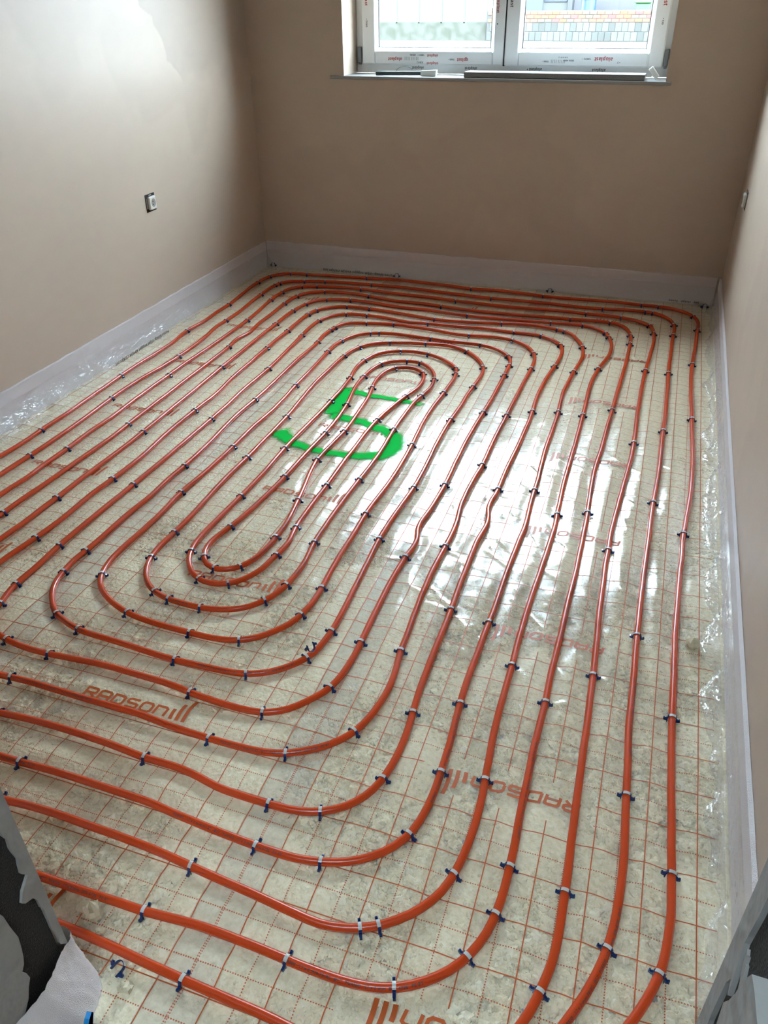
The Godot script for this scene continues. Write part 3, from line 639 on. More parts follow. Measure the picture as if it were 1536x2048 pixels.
func make_materials() -> void:
	M.plaster = plaster(21, 3.0, 2.6)
	M.plaster_left = plaster(33, 4.3, 2.6, [Vector2(0.98, 1.9), Vector2(1.022, 1.424), Vector2(0.922, 1.388), Vector2(0.867, 1.324), Vector2(0.857, 1.26), Vector2(0.864, 1.205), Vector2(0.825, 1.174), Vector2(0.743, 1.13), Vector2(0.70, 1.0)])
	M.raw_plaster = mat(lin(0.30, 0.285, 0.265), 0.85)
	relief(M.raw_plaster, noise(3, 0.03), 0.3, 256)
	tri_map(M.raw_plaster, 3.0)
	M.concrete = mat(lin(0.45, 0.44, 0.42), 0.9)
	M.block = mat(Color.WHITE, 0.95)
	M.block.albedo_texture = ramp_texture(noise(5, 0.22, FastNoiseLite.TYPE_SIMPLEX_SMOOTH, 3), [[0.0, lin(0.012, 0.011, 0.009)], [0.5, lin(0.022, 0.019, 0.015)], [0.84, lin(0.035, 0.031, 0.025)], [0.93, lin(0.20, 0.19, 0.17)]], 256)
	relief(M.block, noise(6, 0.2, FastNoiseLite.TYPE_SIMPLEX_SMOOTH, 3), 0.25, 256)
	tri_map(M.block, 5.0)
	M.pvc = mat(lin(0.84, 0.86, 0.86), 0.28)
	M.gasket = mat(lin(0.02, 0.02, 0.02), 0.6)
	M.glass = clear_sheet(lin(0.75, 0.85, 0.85), 0.012, 0.02)
	M.red_print = mat(lin(0.45, 0.02, 0.02), 0.5)
	M.black_print = mat(lin(0.02, 0.02, 0.02), 0.5)
	# foam under the foil: rough cream crumbs with darker dirty specks
	M.foam = mat(Color.WHITE, 0.9)
	M.foam.albedo_texture = ramp_texture(noise(8, 0.035, FastNoiseLite.TYPE_SIMPLEX_SMOOTH, 5), [[0.0, lin(0.66, 0.54, 0.34)], [0.25, lin(0.79, 0.66, 0.43)], [0.5, lin(0.86, 0.745, 0.50)], [0.75, lin(0.90, 0.80, 0.56)], [1.0, lin(0.92, 0.86, 0.66)]], 1024)
	relief(M.foam, noise(9, 0.05, FastNoiseLite.TYPE_SIMPLEX_SMOOTH, 4), 0.35, 1024)
	tri_map(M.foam, 1.6)
	M.foil = clear_sheet(lin(0.90, 0.89, 0.85), 0.14, 0.18)
	M.print = mat(lin(0.46, 0.085, 0.012), 0.45)
	M.pipe = mat(lin(0.55, 0.050, 0.006), 0.27)
	M.clip = mat(lin(0.007, 0.024, 0.11), 0.16)
	M.pe_foam = mat(lin(0.84, 0.77, 0.76), 0.35)
	relief(M.pe_foam, noise(14, 0.22, FastNoiseLite.TYPE_SIMPLEX_SMOOTH, 2), 0.30, 512)
	tri_map(M.pe_foam, 5.0)
	M.skirt = clear_sheet(lin(0.88, 0.87, 0.88), 0.16, 0.05)
	M.stone = mat(Color.WHITE, 0.4)
	M.stone.albedo_texture = ramp_texture(noise(15, 0.2, FastNoiseLite.TYPE_SIMPLEX_SMOOTH, 2), [[0.0, lin(0.07, 0.075, 0.075)], [0.5, lin(0.20, 0.21, 0.21)], [1.0, lin(0.45, 0.46, 0.46)]], 256)
	tri_map(M.stone, 6.0)

func wall_part(mb: MB, lo: Vector3, hi: Vector3) -> void:
	mb.box(lo, hi)

func build_room() -> void:
	var th := 0.2
	# left wall; the plaster image counts from the far corner towards the doorway
	var b := MB.new()
	b.box(Vector3(XL - th, -0.2, ZB - 0.56), Vector3(XL, CEIL + 0.2, ZF + 0.2))
	for k in b.u.size():
		if absf(b.n[k].x) > 0.9: b.u[k] = Vector2(b.v[k].z - ZB, 2.6 - b.v[k].y)
	structure(put("wall_left", b, M.plaster_left), "plastered wall with a half-dried damp patch and a socket")
	b = MB.new()
	b.box(Vector3(XR, -0.2, ZB - 0.56), Vector3(XR + th, CEIL + 0.2, 2.6))
	structure(put("wall_right", b, M.plaster), "plain plastered side wall")
	b = MB.new()                                          # window wall round its opening
	var z0 := ZB - 0.56
	b.box(Vector3(XL, -0.2, z0), Vector3(WX0, CEIL + 0.2, ZB))
	b.box(Vector3(WX1, -0.2, z0), Vector3(XR, CEIL + 0.2, ZB))
	b.box(Vector3(WX0, -0.2, z0), Vector3(WX1, WY0, ZB))
	b.box(Vector3(WX0, WY1, z0), Vector3(WX1, CEIL + 0.2, ZB))
	for k in b.u.size():
		if absf(b.n[k].z) > 0.9: b.u[k] = Vector2(b.v[k].x - XL, 2.6 - b.v[k].y)
	structure(put("wall_back", b, M.plaster), "plastered wall with the window")
	b = MB.new()
	b.box(Vector3(XL - th, CEIL, ZB), Vector3(2.2, CEIL + 0.2, ADDED_SKYLIGHT[2]))
	b.box(Vector3(XL - th, CEIL, ADDED_SKYLIGHT[3]), Vector3(2.2, CEIL + 0.2, 2.6))
	b.box(Vector3(XL - th, CEIL, ADDED_SKYLIGHT[2]), Vector3(ADDED_SKYLIGHT[0], CEIL + 0.2, ADDED_SKYLIGHT[3]))
	b.box(Vector3(ADDED_SKYLIGHT[1], CEIL, ADDED_SKYLIGHT[2]), Vector3(2.2, CEIL + 0.2, ADDED_SKYLIGHT[3]))
	structure(put("ceiling", b, mat(lin(0.26, 0.25, 0.235), 0.9)), "bare grey ceiling with an added light opening over the hall")
	# the wall with the doorway, in dark blocks under plaster on the room side
	b = MB.new()
	b.box(Vector3(XL, -0.2, ZF + 0.014), Vector3(JL, CEIL, ZF + 0.2))
	b.box(Vector3(JR, -0.2, ZF + 0.014), Vector3(XR, CEIL, ZF + 0.2))
	b.box(Vector3(JL, 2.1, ZF + 0.014), Vector3(JR, CEIL, ZF + 0.2))
	front = structure(put("wall_front", b, M.block), "dark block wall round the doorway")
	# hall behind the camera
	b = MB.new()
	b.box(Vector3(-1.8, -0.2, ZF + 0.2), Vector3(-1.6, CEIL, 2.6))
	structure(put("wall_hall_left", b, M.plaster), "plastered hall wall")
	b = MB.new()
	b.box(Vector3(-1.6, -0.2, 2.4), Vector3(XR, CEIL, 2.6))
	structure(put("wall_hall_front", b, M.plaster), "plastered hall wall")
	b = MB.new()
	b.box(Vector3(-1.8, -0.2, ZF + 0.16), Vector3(XR, -0.012, 2.6))
	structure(put("floor_hall", b, M.concrete), "concrete floor of the hall")
	# unseen outside face of the house; eaves added to shade the yard
	b = MB.new()
	b.box(Vector3(-9, -0.2, z0), Vector3(XL - th, 5.6, z0 + 0.3))
	b.box(Vector3(XR + th, -0.2, z0), Vector3(6, 5.6, z0 + 0.3))
	b.box(Vector3(XL - th, CEIL + 0.2, z0), Vector3(XR + th, 5.6, z0 + 0.3))
	b.box(Vector3(-9.5, 5.6, z0 - 0.7), Vector3(6.5, 5.8, z0 + 0.3))
	structure(put("wall_outside", b, M.concrete), "outer face of the house with added eaves")

func text(s: String, size: float, mt: Material, at: Transform3D, called: String, parent: Node, depth := 0.0004) -> MeshInstance3D:
	var t := TextMesh.new()
	var f := SystemFont.new()
	f.font_names = PackedStringArray(["Droid Sans"])
	f.font_weight = 700
	t.font = f
	t.text = s
	t.font_size = 32
	t.pixel_size = size / 32.0
	t.depth = depth
	t.curve_step = 3.0
	var o := MeshInstance3D.new()
	o.mesh = t
	o.material_override = mt
	o.name = called
	o.transform = at
	parent.add_child(o, true)
	return o

func bar_frame(x0: float, x1: float, y0: float, y1: float, w: Array, zf: float, zb: float, r := 0.004) -> MB:
	# four members (left, right, bottom, top widths in w) mitred as boxes
	var m := MB.new()
	m.cbox(Vector3(x0, y0, zb), Vector3(x0 + w[0], y1, zf), r)
	m.cbox(Vector3(x1 - w[1], y0, zb), Vector3(x1, y1, zf), r)
	m.cbox(Vector3(x0 + w[0], y0, zb), Vector3(x1 - w[1], y0 + w[2], zf), r)
	m.cbox(Vector3(x0 + w[0], y1 - w[3], zb), Vector3(x1 - w[1], y1, zf), r)
	return m

func build_window() -> void:
	var w := base("window_1", Vector3(-0.946, WY0, WZ))
	structure(w, "white plastic window with two sashes and protective print on the frames")
	var o := Vector3(0.946, -WY0, -WZ)
	var T := Transform3D(Basis(), o)
	var fr := put("frame", bar_frame(WX0, WX1, 1.078, WY1, [0.075, 0.075, 0.06, 0.07], WZ - 0.022, WZ - 0.09), M.pvc, w)
	fr.position = o
	for s in 2:
		var x0: float = [-1.750, -0.947][s]
		var x1: float = [-0.952, -0.137][s]
		var g0: float = [-1.657, -0.857][s]
		var g1: float = [-1.026, -0.226][s]
		var sash := put("sash", bar_frame(x0, x1, 1.122, 2.285, [g0 - 0.016 - x0, x1 - g1 - 0.016, 0.066, 0.075], WZ, WZ - 0.06, 0.006), M.pvc, w)
		sash.position = o
		var bead := MB.new()                              # sloping glazing bead
		var a := [Vector3(g0 - 0.016, 1.188, WZ - 0.002), Vector3(g1 + 0.016, 1.188, WZ - 0.002), Vector3(g1 + 0.016, 2.21, WZ - 0.002), Vector3(g0 - 0.016, 2.21, WZ - 0.002)]
		var d := [Vector3(g0, 1.203, WZ - 0.022), Vector3(g1, 1.203, WZ - 0.022), Vector3(g1, 2.195, WZ - 0.022), Vector3(g0, 2.195, WZ - 0.022)]
		for k in 4: bead.quad(a[k], a[(k + 1) % 4], d[(k + 1) % 4], d[k])
		put("bead", bead, M.pvc, sash)
		put("gasket", bar_frame(g0 - 0.002, g1 + 0.002, 1.201, 2.197, [0.005, 0.005, 0.004, 0.004], WZ - 0.022, WZ - 0.03, 0.0005), M.gasket, sash)
		var gl := MB.new()
		gl.quad(Vector3(g0, 1.2, WZ - 0.028), Vector3(g1, 1.2, WZ - 0.028), Vector3(g1, 2.2, WZ - 0.028), Vector3(g0, 2.2, WZ - 0.028))
		put("pane", gl, M.glass, sash)
		# the print on the protective film stands on its head
		var turned := Basis(Vector3.BACK, PI)
		var down := Basis(Vector3.BACK, -PI / 2)
		var z := WZ + 0.0006
		if s == 0:
			for q: Array in [[-1.543, 1.150, "aluplast", 0.021, 1], [-1.330, 1.168, "aluplast", 0.016, 1], [-1.330, 1.131, "aluplast", 0.017, 1], [-1.163, 1.150, "qplast", 0.021, 1], [-1.449, 1.152, "||||| ||||", 0.016, 0], [-1.442, 1.170, "IDEAL", 0.012, 0], [-1.40, 1.135, "3:35:12", 0.011, 0], [-1.224, 1.151, "75005 •", 0.010, 0], [-1.395, 1.170, "130072 •", 0.010, 0]]:
				text(q[2], q[3], M.red_print if q[4] else M.black_print, Transform3D(turned, Vector3(q[0] * 1.0085, q[1] - 0.002, z)), "printed_label", sash)
			for q: Array in [[-1.705, 1.44, "aluplast", 0.021, 1], [-1.705, 1.32, "• 75005", 0.012, 0], [-0.985, 1.40, "aluplast", 0.019, 1], [-0.985, 1.315, "•", 0.02, 0]]:
				text(q[2], q[3], M.red_print if q[4] else M.black_print, Transform3D(down, Vector3(q[0] * 1.0085, q[1] - 0.002, z)), "printed_label", sash)
		else:
			for q: Array in [[-0.426, 1.160, "aluplast", 0.024, 1], [-0.719, 1.147, "75005 •", 0.010, 0], [-0.655, 1.146, "||||| ||||", 0.015, 0], [-0.60, 1.152, "IDEAL 4000", 0.010, 0], [-0.63, 1.166, "3 35 12 07 : 2", 0.008, 0], [-0.510, 1.160, "130072 •", 0.011, 0], [-0.349, 1.146, "• 7", 0.012, 0]]:
				text(q[2], q[3], M.red_print if q[4] else M.black_print, Transform3D(turned, Vector3(q[0] * 1.0085, q[1] - 0.002, z)), "printed_label", sash)
			for q: Array in [[-0.915, 1.43, "aluplast", 0.022, 0], [-0.165, 1.44, "aluplast", 0.026, 1], [-0.165, 1.325, "• 130", 0.012, 0]]:
				text(q[2], q[3], M.red_print if q[4] else M.black_print, Transform3D(down, Vector3(q[0] * 1.0085, q[1] - 0.002, z)), "printed_label", sash)
	for q: Array in [[-1.43, "aluplast"], [-1.13, "aluplast"], [-0.784, "aluplast •"], [-0.449, "aluplast"]]:
		text(q[1], 0.018, M.black_print, Transform3D(Basis(Vector3.BACK, PI), o + Vector3(q[0], 1.106, WZ - 0.0215)), "printed_label", w)
	var seam := MB.new()                                  # dark joint between the sashes
	seam.box(Vector3(-0.953, 1.12, WZ - 0.03), Vector3(-0.946, 2.285, WZ - 0.004))
	put("seam", seam, M.gasket, w).position = o
	for x: float in [-1.766, -0.122]:                     # corner hinges
		var h := MB.new()
		h.cbox(Vector3(x - 0.010, 1.128, WZ - 0.02), Vector3(x + 0.010, 1.205, WZ + 0.004), 0.003)
		h.cbox(Vector3(x - 0.007, 1.118, WZ - 0.02), Vector3(x + 0.007, 1.128, WZ), 0.002)
		put("hinge", h, mat(lin(0.22, 0.23, 0.23), 0.35), w).position = o
	# sill board: a thin plate that runs into the plaster on both sides
	var b := MB.new()
	b.cbox(Vector3(-1.868, 1.062, WZ - 0.01), Vector3(-0.075, 1.078, ZB + 0.012), 0.002)
	var sm := mat(lin(0.30, 0.30, 0.295), 0.45)
	structure(put("trim_1", b, sm), "thin grey sill board under the window")

func build_outside() -> void:
	var ground := mat(Color.WHITE, 1.0)
	ground.albedo_texture = ramp_texture(noise(40, 0.02, FastNoiseLite.TYPE_SIMPLEX_SMOOTH, 5), [[0.0, lin(0.012, 0.024, 0.007)], [0.42, lin(0.018, 0.027, 0.010)], [0.55, lin(0.030, 0.027, 0.018)], [1.0, lin(0.042, 0.037, 0.028)]], 512)
	tri_map(ground, 0.25)
	var b := MB.new()
	b.box(Vector3(-70, -0.6, -90), Vector3(60, 0.05, ZB - 0.56))
	structure(put("ground", b, ground), "patchy grass and bare earth outside the window")
	rng.seed = 9
	# low garden wall: grey blocks below, hollow red bricks on top, each one a piece
	var gw := base("garden_wall", Vector3(-3.5, 0.05, -30.5))
	tag(gw, "low wall of grey blocks topped with red bricks outside the window", "wall")
	var core := MB.new()
	core.box(Vector3(-3.2, 0, -0.19), Vector3(4.3, 0.85, 0.085))
	put("mortar", core, mat(lin(0.035, 0.034, 0.03), 1.0), gw)
	var reds := []
	for k in 5: reds.append(mat(lin(0.085 + 0.03 * rng.randf(), 0.030 + 0.014 * rng.randf(), 0.018 + 0.010 * rng.randf()), 0.95))
	reds.append(mat(lin(0.055, 0.043, 0.03), 0.95))
	var greys := []
	for k in 6:
		var g := rng.randf_range(0.7, 1.3)
		greys.append(mat(lin(0.042 * g, 0.042 * g, 0.036 * g), 0.95))
	var brick := MB.new()
	brick.cbox(Vector3(-0.113, -0.048, -0.1), Vector3(0.113, 0.048, 0.1), 0.006)
	var bm := brick.mesh()
	var block := MB.new()
	block.cbox(Vector3(-0.095, -0.125, -0.1), Vector3(0.095, 0.125, 0.1), 0.008)
	var km := block.mesh()
	for row in 3:
		for k in 31:
			var o := put("brick", bm, reds[rng.randi() % 6], gw)
			o.position = Vector3(-3.05 + k * 0.237 + (0.118 if row == 1 else 0.0), 0.575 + row * 0.105, rng.randf_range(-0.006, 0.006))
	for row in 2:
		for k in 36:
			var o := put("block", km, greys[rng.randi() % 6], gw)
			o.position = Vector3(-3.08 + k * 0.204 + (0.1 if row == 1 else 0.0), 0.13 + row * 0.26, rng.randf_range(-0.008, 0.008))
	# pale sheeted shed on a concrete base
	var gh := base("sheeted_shed", Vector3(-9.5, 0.05, -30.6))
	tag(gh, "pale sheet-clad shed on a mossy concrete base", "shed")
	b = MB.new()
	b.box(Vector3(-4.5, 0, -2.5), Vector3(2.75, 0.53, 0))
	var base_m := mat(Color.WHITE, 1.0)
	base_m.albedo_texture = ramp_texture(noise(44, 0.02, FastNoiseLite.TYPE_SIMPLEX_SMOOTH, 4), [[0.0, lin(0.024, 0.026, 0.016)], [0.5, lin(0.038, 0.038, 0.029)], [1.0, lin(0.052, 0.05, 0.042)]], 256)
	tri_map(base_m, 0.5)
	put("base", b, base_m, gh)
	var pale := [mat(lin(0.052, 0.06, 0.054), 0.6), mat(lin(0.062, 0.068, 0.064), 0.6), mat(lin(0.047, 0.056, 0.051), 0.6)]
	for k in 9:
		for row in 3:
			b = MB.new()
			b.cbox(Vector3(-4.4 + k * 0.8, 0.55 + row * 0.8, -0.06), Vector3(-3.64 + k * 0.8, 1.31 + row * 0.8, -0.02), 0.004)
			put("panel", b, pale[(k * 2 + row) % 3], gh)
	var bar := mat(lin(0.034, 0.037, 0.032), 0.6)
	for k in 10:
		b = MB.new()
		b.cbox(Vector3(-4.45 + k * 0.8, 0.5, -0.05), Vector3(-4.39 + k * 0.8, 2.95, 0.0), 0.004)
		put("post", b, bar, gh)
	for row in 4:
		b = MB.new()
		b.cbox(Vector3(-4.45, 0.5 + row * 0.8, -0.05), Vector3(2.78, 0.56 + row * 0.8, -0.005), 0.004)
		put("rail", b, bar, gh)
	b = MB.new()
	b.slab(PackedVector2Array([Vector2(-2.6, 2.9), Vector2(0.1, 2.9), Vector2(-1.2, 3.6)]), 7.4, Transform3D(Basis(Vector3(0, 0, 1), Vector3.UP, Vector3(-1, 0, 0)), Vector3(2.85, 0, 0)))
	put("roof", b, bar, gh)
	# house across the way
	var hs := base("neighbour_house", Vector3(-4.5, 0.05, -36.5))
	tag(hs, "neighbouring house with a grey garage door behind the garden wall", "house")
	b = MB.new()
	b.box(Vector3(-2.2, 0, -6), Vector3(6, 5, 0))
	put("wall", b, mat(lin(0.055, 0.055, 0.05), 0.9), hs)
	b = MB.new()
	b.cbox(Vector3(-0.15, 0, 0), Vector3(2.25, 2.2, 0.05), 0.01)
	put("garage_door", b, mat(lin(0.028, 0.026, 0.03), 0.5), hs)
	b = MB.new()
	b.cbox(Vector3(-0.38, 0, 0), Vector3(-0.2, 2.6, 0.12), 0.01)
	put("post", b, mat(lin(0.03, 0.03, 0.035), 0.6), hs)
	b = MB.new()
	b.cbox(Vector3(-1.3, 1.02, -0.02), Vector3(-0.42, 2.1, 0.03), 0.01)
	put("window", b, mat(lin(0.02, 0.025, 0.035), 0.2), hs)
	b = MB.new()
	b.cbox(Vector3(-2.1, 0, 0), Vector3(-1.35, 2.6, 0.08), 0.02)
	put("blue_panel", b, mat(lin(0.04, 0.055, 0.062), 0.7), hs)
	b = MB.new()
	b.slab(PackedVector2Array([Vector2(-6.4, 4.9), Vector2(0.4, 4.9), Vector2(-3, 7.2)]), 8.4, Transform3D(Basis(Vector3(0, 0, 1), Vector3.UP, Vector3(-1, 0, 0)), Vector3(6.1, 0, 0)))
	put("roof", b, mat(lin(0.14, 0.06, 0.045), 0.9), hs)
	var crate := base("plastic_barrel", Vector3(-3.95, 0.05, -35.2))
	tag(crate, "blue plastic barrel standing in front of the garage door", "barrel")
	b = MB.new()
	var ring := PackedVector3Array()
	for k in 9: ring.append(Vector3(0, k * 0.14, 0))
	b.tube(ring, 0.27, 18)
	put("body", b, mat(lin(0.016, 0.038, 0.075), 0.4), crate)
	b = MB.new()
	b.tube(PackedVector3Array([Vector3(0, 1.1, 0), Vector3(0, 1.14, 0)]), 0.29, 18)
	put("lid", b, mat(lin(0.016, 0.038, 0.075), 0.4), crate)
	var bin := base("waste_bin", Vector3(-2.0, 0.05, -35.2))
	tag(bin, "green wheeled waste bin beside the garage door", "bin")
	b = MB.new()
	b.cbox(Vector3(-0.26, 0.06, -0.28), Vector3(0.26, 0.98, 0.26), 0.03)
	put("body", b, mat(lin(0.022, 0.07, 0.018), 0.5), bin)
	b = MB.new()
	b.cbox(Vector3(-0.29, 0.98, -0.31), Vector3(0.29, 1.05, 0.3), 0.02)
	put("lid", b, mat(lin(0.022, 0.07, 0.018), 0.5), bin)
	for x: float in [-0.22, 0.22]:
		b = MB.new()
		b.tube(PackedVector3Array([Vector3(x - 0.03, 0.1, -0.26), Vector3(x + 0.03, 0.1, -0.26)]), 0.1, 14)
		put("wheel", b, M.gasket, bin)

func build_floor() -> void:
	# shaved foam insulation under the foil, lumpy and crumbly
	var lump := noise(50, 26.0, FastNoiseLite.TYPE_CELLULAR, 1)
	lump.cellular_return_type = FastNoiseLite.RETURN_DISTANCE2_SUB
	lump.cellular_jitter = 1.0
	var fine := noise(51, 70.0, FastNoiseLite.TYPE_SIMPLEX_SMOOTH, 2)
	var patch := noise(52, 2.6, FastNoiseLite.TYPE_SIMPLEX_SMOOTH, 2)
	var h := PackedFloat32Array()
	h.resize(NX * NZ)
	for j in NZ:
		var z := FZ + j * CELL
		for k in NX:
			var x := FX + k * CELL
			var rough := clampf(0.36 + 1.2 * patch.get_noise_2d(x, z) + 0.25 * smoothstep(-0.9, -0.2, x), 0.05, 1.0) * lerpf(0.35, 1.0, smoothstep(-1.9, -0.9, x)) * lerpf(0.18, 1.0, smoothstep(-2.5, -1.5, z))
			var hole := clampf(0.55 - lump.get_noise_2d(x, z) * 0.9 - 0.5, 0.0, 1.0)
			h[j * NX + k] = fh[j * NX + k] - 0.0016 - rough * (0.0085 + 0.010 * hole + 0.0045 * (0.5 + 0.5 * fine.get_noise_2d(x, z)))
	var o := structure(put("floor", sheet_mesh(0, NX - 1, 0, NZ - 1, h, 0.0), M.foam), "shaved cream foam insulation under the foil")
	var b := MB.new()
	b.box(Vector3(XL - 0.1, -0.25, ZB - 0.1), Vector3(XR + 0.1, -0.02, ZF + 0.16))
	put("subfloor", b, M.concrete, o)
	# loose crumbs of foam, pressed flat under the foil, thickest where the shaving was roughest
	rng.seed = 123
	var crumb_pale := mat(lin(0.89, 0.81, 0.60), 0.9)
	var crumb_tan := mat(lin(0.79, 0.68, 0.46), 0.9)
	for kind in 5:
		var nz := noise(130 + kind, 1.9)
		var m := MB.new()
		var dirs := []
		for j in 6:
			for k in 9:
				var d := Vector3(sin(PI * j / 5.0) * cos(TAU * k / 9.0), cos(PI * j / 5.0), sin(PI * j / 5.0) * sin(TAU * k / 9.0))
				dirs.append(d * (1.0 + 0.75 * nz.get_noise_3dv(d)))
		for j in 5:
			for k in 9:
				var a: Vector3 = dirs[j * 9 + k]
				var b2: Vector3 = dirs[j * 9 + (k + 1) % 9]
				var c: Vector3 = dirs[(j + 1) * 9 + (k + 1) % 9]
				var e: Vector3 = dirs[(j + 1) * 9 + k]
				m.quad(a, b2, c, e)
		var places := []
		while places.size() < 9500:
			var x := rng.randf_range(XL + 0.03, XR - 0.03)
			var z := -0.42 - 2.9 * pow(rng.randf(), 1.35)
			var chance := clampf(0.28 + 1.6 * patch.get_noise_2d(x, z) + 0.40 * smoothstep(-0.9, -0.2, x), 0.03, 1.0) * lerpf(0.3, 1.0, smoothstep(-1.9, -0.9, x))
			if rng.randf() > chance: continue
			var r := 0.0035 + 0.0125 * pow(rng.randf(), 3.0)
			var tall := minf(r * 0.8, 0.0065)
			var bas := Basis(Vector3.UP, rng.randf() * TAU) * Basis(Vector3.RIGHT, rng.randf_range(-0.35, 0.35)) * Basis.from_scale(Vector3(r, tall, r * rng.randf_range(0.55, 1.0)))
			places.append(Transform3D(bas, Vector3(x, foil_y(x, z) - tall * 1.3 - 0.0012 - 0.006 * rng.randf(), z)))
		var mm := MultiMesh.new()
		mm.transform_format = MultiMesh.TRANSFORM_3D
		mm.mesh = m.mesh()
		mm.instance_count = places.size()
		for k in places.size(): mm.set_instance_transform(k, places[k])
		var mi := MultiMeshInstance3D.new()
		mi.multimesh = mm
		mi.material_override = [M.foam, crumb_pale, M.foam, crumb_tan, M.foam][kind]
		mi.name = "foam_crumbs"
		mi.set_meta("kind", "stuff")
		o.add_child(mi, true)

func col(x: float) -> int: return clampi(int(round((x - FX) / CELL)), 0, NX - 1)
func rowz(z: float) -> int: return clampi(int(round((z - FZ) / CELL)), 0, NZ - 1)

func build_foil() -> void:
	# three overlapping sheets; [name x0, x1, lift, logo x, first logo z, +1 reads from the door / -1 from the window, grid shift]
	var sheets := [
		[-2.345, -1.43, 0.0, -1.928, -0.992, 1.0, -0.004, "clear gridded foil sheet along the wall with the damp patch"],
		[-1.53, -0.525, 0.0007, -1.020, -0.578, 1.0, -0.003, "clear gridded foil sheet sprayed with a large green 5"],
		[-0.625, 0.335, 0.0, -0.112, -0.612, -1.0, 0.0, "clear gridded foil sheet whose printed logos face the window"],
	]
	for s: Array in sheets:
		var x0: float = s[0]
		var x1: float = s[1]
		var lift: float = s[2]
		var root := base("foil_sheet", Vector3((x0 + x1) * 0.5, 0, -2.5))
		tag(root, s[7], "foil", "foil sheets on the floor")
		var back := -root.position
		put("film", sheet_mesh(col(x0), col(x1), 0, NZ - 1, fh, lift), M.foil, root).position = back
		var ink := lift + 0.0006
		var logos := []
		for k in 9:
			var c := Vector2(s[3], s[4] - k * 0.5075)
			if c.y < -4.5 or c.y > -0.5: continue
			logos.append(c)
			put("printed_logo", logo(c, s[5], ink), M.print, root).position = back
		var lines := MB.new()
		var dots := MB.new()
		var gx: float = 0.2796 + s[6]
		for k in range(0, 56):                            # lines towards the window, solid each 10 cm, dotted half way
			var x: float = gx - k * 0.05
			if x < x0 + 0.006 or x > x1 - 0.006: continue
			var z := -4.55
			while z < -0.42:
				var gap := false
				for c: Vector2 in logos:
					if absf(z + 0.01 - c.y - 0.005) < 0.052 and absf(x - c.x) < 0.19: gap = true
				if not gap:
					if k % 2 == 0:
						ribbon(lines, PackedVector2Array([Vector2(x, z), Vector2(x, z + 0.01), Vector2(x, z + 0.02)]), 0.00115, ink)
					else:
						for d in 4: ribbon(dots, PackedVector2Array([Vector2(x, z + d * 0.005), Vector2(x, z + d * 0.005 + 0.0026)]), 0.0011, ink)
				z += 0.02
		for k in range(-40, 44):                          # lines across
			var z := -2.5366 + k * 0.05
			if z < -4.56 or z > -0.42: continue
			var x := x0
			while x < x1 - 0.02:
				var gap := false
				for c: Vector2 in logos:
					if absf(z - c.y - 0.005) < 0.042 and absf(x + 0.01 - c.x) < 0.19: gap = true
				if not gap:
					if absi(k) % 2 == 0:
						ribbon(lines, PackedVector2Array([Vector2(x, z), Vector2(x + 0.01, z), Vector2(x + 0.02, z)]), 0.00115, ink)
					else:
						for d in 4: ribbon(dots, PackedVector2Array([Vector2(x + d * 0.005, z), Vector2(x + d * 0.005 + 0.0026, z)]), 0.0011, ink)
				x += 0.02
		put("printed_grid", lines, M.print, root).position = back
		var dd := put("printed_dots", dots, M.print, root)
		dd.position = back
		dd.set_meta("kind", "stuff")
		if s[7].contains("green"):
			var g := put("spray_paint", spray(lift + 0.0011), spray_material(), root)
			g.position = back
			g.set_meta("label", "bright green sprayed figure 5")

func spray_material() -> StandardMaterial3D:
	var m := mat(Color.WHITE, 0.85)
	m.metallic_specular = 0.2
	m.vertex_color_use_as_albedo = true
	m.transparency = BaseMaterial3D.TRANSPARENCY_ALPHA
	m.cull_mode = BaseMaterial3D.CULL_DISABLED
	return m

